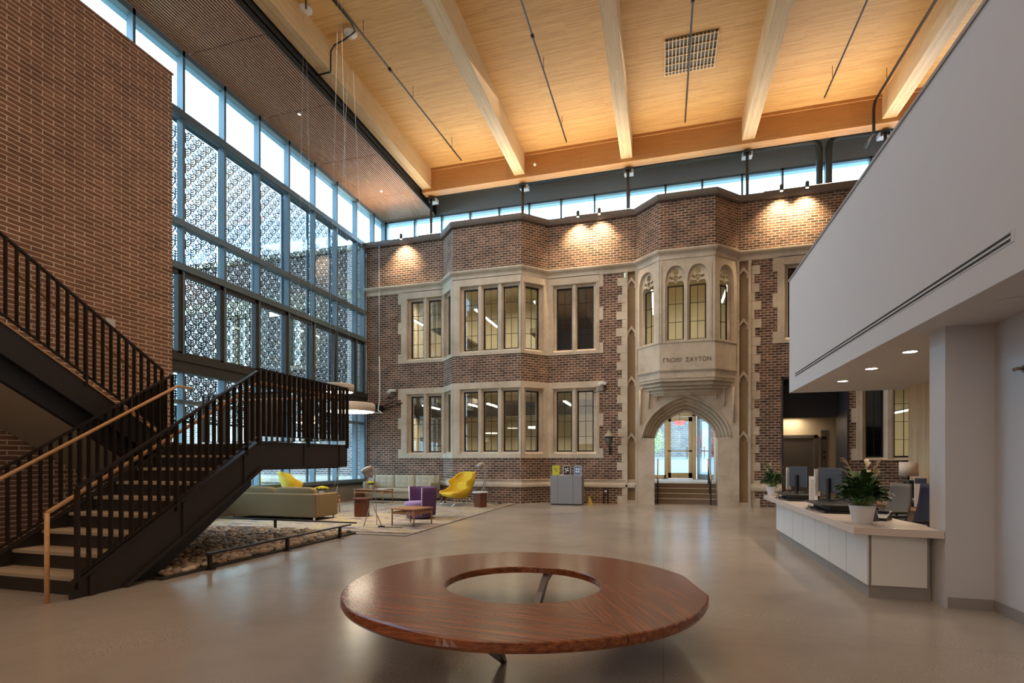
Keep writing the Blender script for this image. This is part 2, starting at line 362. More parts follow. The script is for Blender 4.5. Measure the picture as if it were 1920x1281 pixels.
PETAL = mat('yellow_petal', rgb(226, 204, 42), .7, noise=.1, nscale=30)
SPATHE = mat('spathe', rgb(214, 190, 150), .6)
SOIL = mat('soil', rgb(54, 40, 30), .95)
PLASTIC = mat('black_plastic', rgb(28, 28, 30), .4)
SCREEN = mat('monitor_back', rgb(70, 74, 82), .35, .1)
PALE = mat('pale_plastic', rgb(212, 208, 202), .5)
NAVY = mat('navy_mesh', rgb(34, 34, 52), .8, noise=.15, nscale=90)
MESHG = mat('grey_mesh', rgb(92, 84, 76), .8, noise=.2, nscale=90)
CONCRETE = mat('concrete_curb', rgb(132, 124, 112), .8, noise=.1)
STAIRTREAD = mat('stone_tread', rgb(168, 146, 120), .6, noise=.05, nscale=20)
GYP = mat('gypsum_soffit', rgb(160, 146, 126), .8)
SKYMETAL = mat('exterior_soffit_metal', rgb(150, 176, 190), .5)
PAPER = mat('paper', rgb(226, 226, 228), .8)
DISC = emis('lamp_diffuser', (1, .84, .62), 20)
SPOTE = emis('spot_lens', (1, .8, .5), 40)
DOWNE = emis('downlight_lens', (1, .88, .72), 16)
LINEAR = emis('linear_lamp', (1, .93, .78), 6)
def glass_mat(name, tint=(1,1,1,1), refl=.07):
    m = bpy.data.materials.new(name); m.use_nodes = True; nt = m.node_tree; N = nt.nodes; L = nt.links
    N.remove(N['Principled BSDF']); t = N.new('ShaderNodeBsdfTransparent'); t.inputs[0].default_value = tint
    g = N.new('ShaderNodeBsdfGlossy'); g.inputs['Roughness'].default_value = .02
    mx = N.new('ShaderNodeMixShader'); lw = N.new('ShaderNodeLayerWeight'); lw.inputs[0].default_value = .25
    ma = N.new('ShaderNodeMath'); ma.operation = 'MULTIPLY_ADD'; L.new(lw.outputs['Fresnel'], ma.inputs[0]); ma.inputs[1].default_value = .5; ma.inputs[2].default_value = refl*.5
    L.new(ma.outputs[0], mx.inputs[0]); L.new(t.outputs[0], mx.inputs[1]); L.new(g.outputs[0], mx.inputs[2])
    L.new(mx.outputs[0], N['Material Output'].inputs[0])
    return m
GLASS = glass_mat('clear_glass', (.80, .93, .99, 1)); GLASS_OLD = glass_mat('leaded_glass', (.95, .95, .9, 1), .12)
GLASS_DK = mat('dark_blind', rgb(26, 29, 42), .3)

# ================================================================== room shell
D = 16.73; DB = 16.02
S(MB().box(-14, 12, -7, 17.4, -.12, 0).obj('floor', FLOOR))
S(MB().box(-10.3, 12, -7, 18.3, 11.42, 11.62).obj('ceiling', DECK), 'pale pine deck above the hall between the timber beams', 'ceiling')
S(MB().box(-9.3, -8.95, -7, 7.87, 0, 8.67).obj('wall_left', NEW_BRICK))
S(MB().box(-9.34, -8.93, -7, 7.89, 8.67, 8.7).obj('trim_1', SLAT))
S(MB().box(-14, 12, -7.3, -7, 0, 11.6).obj('wall_front', WHITE))
S(MB().box(12, 12.3, -7, 18.3, 0, 11.6).obj('wall_east', WHITE))
S(MB().box(-10.5, -10.2, -7, 4, 0, 11.6).obj('wall_west', WHITE))
# right side: wall, stub wall, bulkhead and its soffit
S(MB().box(2.9, 3.1, -7, 5.84, 0, 2.62).obj('wall_right', WHITE))
S(MB().box(2.52, 4.04, 5.84, 6.14, 0, 2.62).obj('wall_stub', WHITE))
S(MB().box(2.885, 2.9, -7, 5.83, 0, .1).obj('baseboard_right', KICK))
S(MB().box(2.54, 2.89, 5.825, 5.84, 0, .1).obj('baseboard_stub', KICK))
b = MB()   # bulkhead with a linear diffuser slot cut into its face
X0 = 2.26
for (ya, yb, za, zb_) in ((-7, 10.92, 2.62, 2.845), (-7, 10.92, 2.925, 4.70), (-7, 4.36, 2.845, 2.925), (10.46, 10.92, 2.845, 2.925)):
    b.box(X0, X0+.2, ya, yb, za, zb_)
b.box(X0+.2, 12, 10.72, 10.92, 2.62, 4.70); b.box(X0+.2, 12, -7, 10.72, 2.62, 2.80)
S(b.obj('wall_bulkhead', WHITE))
S(MB().box(X0-.015, X0+.22, -7, 10.94, 4.70, 4.735).obj('trim_2', KICK))
v = empty('linear_air_diffuser', 'long white slot diffuser with two black slots in the white bulkhead', 'air vent', (X0, 7.4, 2.885))
MB().box(.0, .006, -3.04, 3.06, -.04, .04).obj('backing', BLACK, v)
MB().box(-.004, .02, -3.04, 3.06, .03, .042).box(-.004, .02, -3.04, 3.06, -.008, .008).box(-.004, .02, -3.04, 3.06, -.042, -.03).box(-.004, .02, -3.07, -3.035, -.042, .042).box(-.004, .02, 3.05, 3.08, -.042, .042).obj('frame', WHITE, v)
S(MB().box(4.04, 4.2, 6.14, 10.6, 0, 2.62).obj('wall_timber', CLT))
# slatted soffit along the glass wall
b = MB(); b.box(-10.2, -8.1, -7, 18.1, 10.56, 10.6, 1)
seams = [-6.7+2.2975*i for i in range(12)]
for i in range(31):
    x = -10.19+i*.0678
    for a, c in zip(seams[:-1], seams[1:]): b.box(x, x+.034, a+.012, min(c-.012, 18.1), 10.43, 10.455)
S(b.obj('ceiling_soffit', [SLAT, BACKING]), 'brown slatted soffit along the top of the glass wall', 'ceiling')
S(MB().box(-8.13, -8.1, -7, 18.1, 10.42, 11.42).obj('trim_3', BLACK))
S(MB().box(-10.3, 12, 18.1, 18.3, 10.43, 11.42).obj('wall_above_clerestory', DKGREY))
S(MB().box(-8.1, 12, 17.15, 18.1, 11.3, 11.36).obj('ceiling_bulkhead', DKGREY))

# ---- glass wall (left)
mull_y = [9.265-1.1457*4+1.1457*i for i in range(12)] + [17.27, 18.08]
b = MB()
for i, y in enumerate(mull_y):
    z0 = 8.9 if y > 16.9 else (3.6 if False else .6)
    b.box(-10.37, -10.2, y-.03, y+.03, z0, 10.43)
b.box(-10.37, -10.2, 16.62, 16.72, .6, 9.0)
for z0, z1, dpt in ((10.3, 10.43, .17), (8.92, 9.07, .2), (6.52, 6.66, .2), (5.55, 5.7, .2), (2.62, 2.7, .14), (.58, .7, .2)):
    b.box(-10.37, -10.37+dpt, 4, 18.1 if z0 > 8 else D, z0, z1)
w = S(b.obj('window_1', ALU), 'tall grey aluminium glass wall on the left side of the hall', 'window')
MB().box(-10.33, -10.325, 4, 18.1, .6, 10.43).obj('pane', GLASS, w)
b = MB().box(-10.37, -10.12, 4, D, 3.54, 3.7).box(-10.37, -10.16, 4, D, 3.3, 3.54)
b.obj('spandrel_beam', ALU_DK, w)
b = MB()
for i in range(3, 11):
    ya, yb = mull_y[i]+.03, min(mull_y[i+1]-.03, 16.65)
    if yb-ya < .3: continue
    for (a, c, e, f) in ((ya, ya+.02, 3.7, 5.55), (yb-.1, yb, 3.7, 5.55), (ya, yb, 3.7, 3.76), (ya, yb, 5.46, 5.55)):
        b.box(-10.34, -10.22, a, c, e, f)
b.obj('casement_frame', ALU_DK, w)
S(MB().box(-10.45, -10.15, 4, D, 0, .58).obj('baseboard_window', CONCRETE))
S(MB().box(-10.16, -10.12, 4, D, .52, .6).obj('trim_4', BRONZE))
# outside overhangs
S(MB().box(-10.68, -10.38, 3, 18.62, 10.44, 10.75).box(-10.38, 12, 18.26, 18.62, 10.44, 10.75).obj('roof_overhang', SKYMETAL))

# ---- clerestory above the old facade
cx = [-10.17, -8.99, -7.885, -6.77, -5.66, -4.55, -3.41, -2.255, -1.1, .07, 1.21, 2.4, 3.56, 4.75, 5.95, 7.1, 8.3]
b = MB()
for x in cx: b.box(x-.03, x+.03, 18.1, 18.25, 8.75, 10.43)
b.box(-10.2, 9, 18.1, 18.25, 10.36, 10.43).box(-10.2, 9, 18.1, 18.25, 8.75, 8.9)
w2 = S(b.obj('window_2', ALU), 'clerestory strip window above the old brick facade', 'window')
MB().box(-10.2, 9, 18.17, 18.175, 8.75, 10.43).obj('pane', GLASS, w2)
S(MB().box(-10.3, 12, 17.1, 18.3, 8.55, 8.75).obj('roof_old', DKGREY))

# ---- timber beams
bx = [(-7.88, 'leftmost glulam beam beside the slatted soffit'), (-4.55, 'second glulam ceiling beam from the left'), (-1.1, 'glulam ceiling beam left of the ceiling vent'),
      (2.39, 'glulam ceiling beam right of the ceiling vent'), (5.96, 'rightmost visible glulam beam above the white bulkhead'), (9.5, 'glulam beam hidden beyond the white bulkhead')]
for x, lab in bx:
    o = MB().box(-.175, .175, -11.9, 11.9, 0, .68).obj('ceiling_beam', GLULAM_Y, loc=(x, 4.9, 10.745), bevel=.008)
    tag(o, lab, 'beam', 'glulam roof beams')
o = MB().box(-8.06, 12, 16.8, 17.15, 10.64, 11.42).box(-8.0, 12, 16.76, 16.8, 11.33, 11.42).obj('cross_beam', GLULAM_X)
tag(o, 'long orange glulam cross beam carrying the far ends of the roof beams', 'beam')
names = ['above the left end of the facade', 'behind the left bay parapet', 'between the two bays', 'right of the oriel parapet', 'at the far right under the cross beam']
for (x, _), nm in zip(bx[:5], names):
    p = empty('steel_post', 'thin dark steel roof post '+nm, 'post', (x+.02, 17.13, 8.75), 0, 'steel posts under the cross beam')
    MB().tube([(0,0,0), (0,0,1.80)], .045, 12).obj('shaft', ALU_DK, p)
    MB().box(-.1, .1, -.1, .1, 1.80, 1.835).box(-.1, -.085, -.05, .05, 1.72, 1.80).box(.085, .1, -.05, .05, 1.72, 1.80).obj('saddle', BLACK, p)
    MB().box(-.08, .08, -.08, .08, 0, .02).obj('base_plate', BLACK, p)
    q = MB().box(-.12, .16, .06, .3, 1.74, 1.86).obj('beam_stub', WHITE, p)

# ================================================================== old brick facade
class Seg:
    """vertical wall strip from plan point a to b; s runs along it, n points into the old building"""
    def __init__(s, a, b):
        s.a = Vector((*a, 0)); s.b = Vector((*b, 0)); s.d = (s.b-s.a).normalized(); s.L = (s.b-s.a).length
        s.n = Vector((-s.d.y, s.d.x, 0))
    def p(s, u, off, z): q = s.a+s.d*u+s.n*off; return (q.x, q.y, z)
    def box(s, mb, u0, u1, o0, o1, z0, z1, mi=0):
        mb.hexa([s.p(u0,o0,z0), s.p(u1,o0,z0), s.p(u1,o1,z0), s.p(u0,o1,z0)], [s.p(u0,o0,z1), s.p(u1,o0,z1), s.p(u1,o1,z1), s.p(u0,o1,z1)], mi)
    def wall(s, mb, u0, u1, z0, z1, o0, o1, holes=(), mi=0):
        us = sorted({u0, u1, *[h[0] for h in holes], *[h[1] for h in holes]}); zs = sorted({z0, z1, *[h[2] for h in holes], *[h[3] for h in holes]})
        us = [u for u in us if u0-1e-6 <= u <= u1+1e-6]; zs = [z for z in zs if z0-1e-6 <= z <= z1+1e-6]
        solid = lambda u, z: u0 < u < u1 and z0 < z < z1 and not any(h[0] < u < h[1] and h[2] < z < h[3] for h in holes)
        for i in range(len(us)-1):
            for j in range(len(zs)-1):
                ua, ub, za, zb = us[i], us[i+1], zs[j], zs[j+1]; um, zm = (ua+ub)/2, (za+zb)/2
                if not solid(um, zm): continue
                mb.face([s.p(ua,o0,za), s.p(ub,o0,za), s.p(ub,o0,zb), s.p(ua,o0,zb)], mi)
                mb.face([s.p(ua,o1,za), s.p(ub,o1,za), s.p(ub,o1,zb), s.p(ua,o1,zb)], mi)
                e = 1e-4
                if not solid(ua-e, zm): mb.face([s.p(ua,o0,za), s.p(ua,o1,za), s.p(ua,o1,zb), s.p(ua,o0,zb)], mi)
                if not solid(ub+e, zm): mb.face([s.p(ub,o0,za), s.p(ub,o1,za), s.p(ub,o1,zb), s.p(ub,o0,zb)], mi)
                if not solid(um, za-e): mb.face([s.p(ua,o0,za), s.p(ub,o0,za), s.p(ub,o1,za), s.p(ua,o1,za)], mi)
                if not solid(um, zb+e): mb.face([s.p(ua,o0,zb), s.p(ub,o0,zb), s.p(ub,o1,zb), s.p(ua,o1,zb)], mi)
ZL = (1.42, 3.85); ZU = (4.72, 7.2)
sL = Seg((-10.2, D), (-7.23, D)); b1 = Seg((-7.23, D), (-6.57, DB)); b2 = Seg((-6.57, DB), (-4.285, DB)); b3 = Seg((-4.285, DB), (-3.58, D))
sM = Seg((-3.58, D), (-.81, D)); o1 = Seg((-.81, D), (-.11, DB)); o2 = Seg((-.11, DB), (1.41, DB)); o3 = Seg((1.41, DB), (2.11, D)); sR = Seg((2.11, D), (12, D))
sX = Seg((-24, D), (-10.4, D))
T = .34
def uof(seg, x): return x-seg.a.x
bk = MB()
for seg, hs in ((sL, [(uof(sL, -8.81), sL.L, *ZL), (uof(sL, -8.81), sL.L, *ZU)]),):
    seg.wall(bk, 0, seg.L, 0, 7.2, 0, T, hs)
for seg in (b1, b2, b3):
    seg.wall(bk, 0, seg.L, 0, ZL[0], 0, T); seg.wall(bk, 0, seg.L, ZL[1], ZU[0], 0, T)
sM.wall(bk, 0, uof(sM, -1.2), 0, 7.2, 0, T, [(0, uof(sM, -1.93), *ZL), (0, uof(sM, -1.93), *ZU)])
sR.wall(bk, uof(sR, 2.5), sR.L, 0, 7.2, 0, T, [(uof(sR, 3.26), uof(sR, 4.95), 0, 3.72), (uof(sR, 3.15), uof(sR, 4.9), *ZU), (uof(sR, 5.14), uof(sR, 7.2), 1.36, 3.85), (uof(sR, 6.2), uof(sR, 8.2), *ZU)])
for seg in (sL, b1, b2, b3, sM, o1, o2, o3, sR): seg.wall(bk, 0, seg.L, 7.4, 8.89, 0, T)
S(bk.obj('wall_back', OLD_BRICK), 'old red brick facade with stone bay windows at the end of the hall', 'wall')
ex = MB(); sX.wall(ex, 0, sX.L, 0, 8.89, 0, T, [(4+i*3.1, 5.7+i*3.1, a, c) for i in range(3) for a, c in (ZL, ZU)])
S(ex.obj('wall_outside', brick_mat('weathered_daylit_brick', rgb(150, 122, 112), rgb(112, 92, 86), rgb(200, 194, 186), .2, .0755, .0105, .75)))  # weathered outdoors; colour also lightened so it reads as daylit

def profile_run(segs, prof, name, material, label=None, cat=None):
    """moulding: closed profile [(offset, z)] swept along joined segments"""
    mb = MB(); pts = [segs[0].a]+[s.b for s in segs]; nors = []
    for i in range(len(pts)):
        if i == 0: n = segs[0].n
        elif i == len(pts)-1: n = segs[-1].n
        else:
            n = segs[i-1].n+segs[i].n; n = n/(1+segs[i-1].n.dot(segs[i].n))
        nors.append(n)
    ring = lambda i: [(pts[i].x+nors[i].x*o, pts[i].y+nors[i].y*o, z) for o, z in prof]
    for i in range(len(pts)-1): mb.hexa(ring(i), ring(i+1))
    o = S(mb.obj(name, material), label, cat)
    return o
ALL = [sL, b1, b2, b3, sM, o1, o2, o3, sR]
profile_run(ALL, [(-.10,8.89), (-.13,8.95), (-.13,9.06), (-.02,9.1), (T,9.1), (T,8.89)], 'trim_5', mat('coping', rgb(110, 98, 90), .7, noise=.1), 'weathered coping along the top of the old brick facade', 'coping')
profile_run(ALL, [(.05,7.18), (-.03,7.18), (-.03,7.30), (-.07,7.34), (-.12,7.36), (-.15,7.40), (-.15,7.44), (-.02,7.49), (.05,7.49)], 'trim_6', STONE, 'pale stone string course below the parapet brickwork', 'moulding')
profile_run([sL, b1, b2, b3, sM], [(.03,.50), (-.05,.50), (-.07,.53), (-.07,.60), (-.03,.66), (-.03,.72), (-.06,.74), (.03,.76)], 'trim_7', STONE, 'pale stone water table low on the brick facade', 'moulding')
profile_run([Seg((2.44, D), (3.26, D))], [(.03,.46), (-.05,.46), (-.07,.49), (-.07,.56), (-.03,.66), (-.03,.68), (.03,.70)], 'trim_8', STONE)
profile_run([sX], [(.05,7.18), (-.03,7.18), (-.1,7.34), (-.15,7.44), (-.02,7.49), (.05,7.49)], 'trim_9', STONE)
profile_run([sX], [(-.10,8.89), (-.13,8.95), (-.13,9.06), (T,9.1), (T,8.89)], 'trim_10', STONE)
profile_run([sX], [(.03,.50), (-.07,.53), (-.07,.66), (.03,.85)], 'trim_11', STONE)

wn = [2]
def stone_window(seg, s0, s1, z0, z1, lights, lz, rows=4, material=None, dark=None, traceried=False, quoin_l=False, quoin_r=False, lab='', muntins=True):
    """stone surround with mullions; lights=[(u0,u1)], lz=(z0,z1) of the openings"""
    wn[0] += 1
    g0, g1 = lights[0][0]-.09, lights[-1][1]+.09
    a = MB()
    seg.wall(a, s0, s1, z0, z1, -.03, .12, [(g0, g1, lz[0]-.07, lz[1]+.07)])
    seg.wall(a, max(g0-.02, s0), min(g1+.02, s1), lz[0]-.09, lz[1]+.09, .07, .32, [(u0, u1, *lz) for u0, u1 in lights])
    # splayed sill and mullion noses
    a.hexa([seg.p(g0,-.03,lz[0]-.07), seg.p(g1,-.03,lz[0]-.07), seg.p(g1,.07,lz[0]-.07), seg.p(g0,.07,lz[0]-.07)], [seg.p(g0,-.028,lz[0]-.068), seg.p(g1,-.028,lz[0]-.068), seg.p(g1,.08,lz[0]+.0), seg.p(g0,.08,lz[0]+.0)])
    for (p, q), (r, t) in zip(lights[:-1], lights[1:]):
        m = (q+r)/2; hw = (r-q)/2
        a.hexa([seg.p(m-hw*.45,-.005,lz[0]-.05), seg.p(m+hw*.45,-.005,lz[0]-.05), seg.p(m+hw,.075,lz[0]-.05), seg.p(m-hw,.075,lz[0]-.05)], [seg.p(m-hw*.45,-.005,lz[1]+.07), seg.p(m+hw*.45,-.005,lz[1]+.07), seg.p(m+hw,.075,lz[1]+.07), seg.p(m-hw,.075,lz[1]+.07)])
    # inner roll on the surround
    for (u, w_) in ((g0-.05, .03), (g1+.02, .03)):
        if s0 < u < s1-.03: seg.box(a, u, u+w_, -.045, -.03, lz[0]-.07, lz[1]+.1)
    seg.box(a, max(g0-.05, s0), min(g1+.05, s1), -.045, -.03, lz[1]+.08, lz[1]+.11)
    h = (z1-z0)
    for side, on in ((0, quoin_l), (1, quoin_r)):
        if on:
            for k, (f0, f1) in enumerate(((0, .13), (.42, .58), (.84, 1.0))):
                if side == 0: seg.box(a, s0-.12, s0, -.02, .1, z0+f0*h, z0+f1*h)
                else: seg.box(a, s1, s1+.12, -.02, .1, z0+f0*h, z0+f1*h)
    w = S(a.obj('window_%d' % wn[0], material or STONE), lab or None, 'window' if lab else None)
    if dark:
        for u0, u1 in (lights if dark is True else lights[:dark]):
            c = MB(); seg.box(c, u0, u1, .17, .19, *lz); c.obj('dark_blind', GLASS_DK, w)
    for u0, u1 in lights:
        c = MB(); fw = .04; o0, o1 = .13, .17
        seg.box(c, u0, u0+fw, o0, o1, *lz); seg.box(c, u1-fw, u1, o0, o1, *lz); seg.box(c, u0, u1, o0, o1, lz[0], lz[0]+fw); seg.box(c, u0, u1, o0, o1, lz[1]-fw, lz[1])
        um = (u0+u1)/2; seg.box(c, um-.007, um+.007, o0+.01, o1-.01, *lz)
        for k in range(1, rows):
            z = lz[0]+(lz[1]-lz[0])*k/rows; seg.box(c, u0, u1, o0+.01, o1-.01, z-.006, z+.006)
        f = c.obj('casement', BLACK, w)
        g = MB(); seg.box(g, u0+.02, u1-.02, .150, .153, lz[0]+.02, lz[1]-.02); g.obj('pane', GLASS_OLD, f)
    return w
LZL = (1.63, 3.57); LZU = (4.89, 6.88)
u = lambda s, l: [(uof(s, a), uof(s, c)) for a, c in l]
stone_window(sL, uof(sL,-8.81), sL.L, *ZL, u(sL, [(-8.48,-8.0), (-7.81,-7.33)]), LZL, quoin_l=True, lab='ground floor stone window left of the left bay')
stone_window(sL, uof(sL,-8.81), sL.L, *ZU, u(sL, [(-8.48,-8.0), (-7.81,-7.33)]), LZU, quoin_l=True, lab='upper stone window left of the left bay')
for lz, Z, lvl in ((LZL, ZL, 'ground floor'), (LZU, ZU, 'upper')):
    stone_window(b1, 0, b1.L, *Z, [(.24, .72)], lz, lab=lvl+' narrow left side light of the left bay')
    stone_window(b2, 0, b2.L, *Z, u(b2, [(-6.23,-5.74), (-5.56,-5.07), (-4.89,-4.39)]), lz, lab=lvl+' three light front window of the left bay')
    stone_window(b3, 0, b3.L, *Z, [(.2, .72)], lz, lab=lvl+' right side light of the left bay')
stone_window(sM, 0, uof(sM,-1.93), *ZL, u(sM, [(-3.31,-2.81), (-2.64,-2.12)]), LZL, quoin_r=True, lab='ground floor stone window between the bay and the portal')
stone_window(sM, 0, uof(sM,-1.93), *ZU, u(sM, [(-3.31,-2.81), (-2.64,-2.12)]), LZU, quoin_r=True, dark=True, lab='upper stone window with dark blinds between bay and portal')
stone_window(sR, uof(sR,3.15), uof(sR,4.9), *ZU, u(sR, [(3.44,3.95), (4.1,4.6)]), LZU, quoin_l=True, dark=True, lab='upper stone window right of the oriel, half hidden')
stone_window(sR, uof(sR,5.14), uof(sR,7.2), 1.36, 3.85, u(sR, [(5.39,5.83), (6.07,6.58), (6.75,7.1)]), (1.44, 3.4), quoin_l=True, dark=1, lab='stone window behind the reception desk')
stone_window(sR, uof(sR,6.2), uof(sR,8.2), *ZU, u(sR, [(6.5,7.0), (7.2,7.7)]), LZU)
for i in range(3):
    for Z, lz in ((ZL, LZL), (ZU, LZU)):
        stone_window(sX, 4+i*3.1, 5.7+i*3.1, *Z, [(4.35+i*3.1, 4.8+i*3.1), (4.98+i*3.1, 5.4+i*3.1)], lz)
# stone frieze pieces above bay windows are part of the string course; quoins by the portal
b = MB()
for k in range(14):
    z0 = 0+k*.52; 
    for j, (wd) in enumerate((.26, .13)):
        za, zb = z0+j*.26, z0+j*.26+.26
        if zb > 7.2: break
        wl = wd+random.uniform(-.03, .03)
        b.box(-1.125-wl, -1.125, D-.02, D+.1, za+.004, zb-.004); b.box(2.44, 2.44+wl, D-.02, D+.1, za+.004, zb-.004)
S(b.obj('trim_12', STONE), 'toothed stone quoins on both sides of the portal', 'quoins')

# ---- portal: pilasters with recessed panels
def pilaster(x0, x1, nm, lab):
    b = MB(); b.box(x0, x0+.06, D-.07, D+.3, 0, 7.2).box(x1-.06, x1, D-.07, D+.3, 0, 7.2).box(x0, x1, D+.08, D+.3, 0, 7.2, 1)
    for z in (.0, 1.95, 3.7, 5.25, 6.75):
        xm = (x0+x1)/2; hw = (x1-x0)/2-.06
        if z == 0: b.box(x0, x1, D-.05, D+.1, 0, .12); continue
        # cusped gablet between panels
        b.hexa([(xm-hw, D+.0, z), (xm-hw, D+.08, z), (xm-hw, D+.08, z+.1), (xm-hw, D+.0, z+.1)], [(xm, D+.0, z+.16), (xm, D+.08, z+.16), (xm, D+.08, z+.27), (xm, D+.0, z+.27)])
        b.hexa([(xm+hw, D+.0, z), (xm+hw, D+.08, z), (xm+hw, D+.08, z+.1), (xm+hw, D+.0, z+.1)], [(xm, D+.0, z+.16), (xm, D+.08, z+.16), (xm, D+.08, z+.27), (xm, D+.0, z+.27)])
        b.box(xm-hw, xm-hw+.035, D+.03, D+.08, z-.06, z+.08).box(xm+hw-.035, xm+hw, D+.03, D+.08, z-.06, z+.08)
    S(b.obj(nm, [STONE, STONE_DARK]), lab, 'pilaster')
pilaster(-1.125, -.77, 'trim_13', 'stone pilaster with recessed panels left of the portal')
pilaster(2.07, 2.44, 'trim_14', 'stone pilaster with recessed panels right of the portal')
AX = .64
def arch(hw, zs, ap, n=14, sharp=.9, ctl=.70):
    pts = []
    for i in range(n+1):
        t = i/n; x = (1-t)**2*hw+2*t*(1-t)*hw*sharp; z = (1-t)**2*0+2*t*(1-t)*(ap-zs)*ctl+t*t*(ap-zs); pts.append((AX+x, zs+z))
    return pts+[(2*AX-x, z) for x, z in pts[::-1][1:]]
MF = lambda y: Matrix(((1,0,0,0), (0,0,1,y), (0,1,0,0), (0,0,0,1)))   # local xy -> world xz, local z -> +Y
b = MB()
steps = [(1.27, 3.32, 0.0), (1.18, 3.22, .1), (1.09, 3.11, .2), (1.0, 3.0, .3), (.92, 2.9, .4)]
for k, (hw, ap, dy) in enumerate(steps):
    hole = [(AX+.9-.0*k, .0)]+[(AX+.9, 2.02)]+arch(hw, 2.04, ap)+[(AX-.9, 2.02), (AX-.9, .0)]
    outer = [(AX+.9, 0), (2.07, 0), (2.07, 3.95), (-.77, 3.95), (-.77, 0), (AX-.9, 0)]
    loop = [(2.07, 0), (2.07, 3.95), (-.77, 3.95), (-.77, 0), (AX-.9, 0), (AX-.9, 2.02)]+arch(hw, 2.04, ap)[::-1]+[(AX+.9, 2.02), (AX+.9, 0)]
    b.merge(plate(loop, [], .12, MF(D-.06+dy)))
for k, (hw, ap, dy) in enumerate(steps):
    pts = [(x, D-.065+dy, z) for x, z in arch(hw-.0, 2.04, ap)]
    b.tube(pts, .026, 8)
    b.tube([(x, D-.04+dy, z) for x, z in arch(hw-.045, 2.04, ap-.045)], .014, 6)
# blind tracery panels in the spandrels and ribs rising to the corbel
for sx in (-1, 1):
    for xx, zt in ((1.32, 3.5), (1.07, 3.55), (.84, 3.58)):
        x = AX+sx*xx; zb = 2.45 if xx > 1.2 else (2.95 if xx > 1 else 3.18)
        b.tube([(x, D-.1, zb), (x, D-.1, zt)], .035, 8)
        b.tube([(x, D-.1, zt-.02), (x-sx*.06, D-.12, zt+.06), (x-sx*.12, D-.1, zt+.1)], .025, 8)
# corbelled moulding under the oriel
def bayplan(e, f, w): # e: how far out, w: side inset
    y = D-(D-DB)*e
    return [(-.81+w, D+.02), (-.11+w*.6, y), (1.41-w*.6, y), (2.11-w, D+.02)]
for z0, z1, e, wi in ((3.30, 3.37, .30, .22), (3.37, 3.42, .42, .16), (3.42, 3.46, .38, .18), (3.46, 3.52, .58, .12), (3.52, 3.55, .54, .14), (3.55, 3.62, .74, .07), (3.62, 3.66, .70, .09), (3.66, 3.74, .93, .02), (3.74, 3.92, .97, 0)):
    b.prism(bayplan(e, 0, wi), z0, z1)
S(b.obj('door_1', STONE), 'carved limestone portal with a pointed arch', 'doorway')
# oriel apron and windows
ap = MB()
for seg in (o1, o2, o3):
    seg.wall(ap, 0, seg.L, 3.92, 4.76, 0, T); seg.box(ap, 0, seg.L, -.03, 0, 3.96, 4.0)
    seg.box(ap, 0, .09, -.02, .1, 4.76, 7.2); seg.box(ap, seg.L-.09, seg.L, -.02, .1, 4.76, 7.2)
    seg.wall(ap, 0, seg.L, 7.0, 7.2, -.01, T)
S(ap.obj('trim_15', STONE), 'plain stone apron of the oriel above the portal', 'oriel')
def seg_matrix(seg, off):
    n, d = seg.n, seg.d
    o = Vector(seg.p(0, off, 0))
    return Matrix(((d.x, 0, n.x, o.x), (d.y, 0, n.y, o.y), (0, 1, 0, 0), (0, 0, 0, 1)))
def oval(cx, cz, rx, rz, n=14, rot=0): 
    return [(cx+rx*math.cos(2*PI*i/n)*math.cos(rot)-rz*math.sin(2*PI*i/n)*math.sin(rot), cz+rx*math.cos(2*PI*i/n)*math.sin(rot)+rz*math.sin(2*PI*i/n)*math.cos(rot)) for i in range(n)]
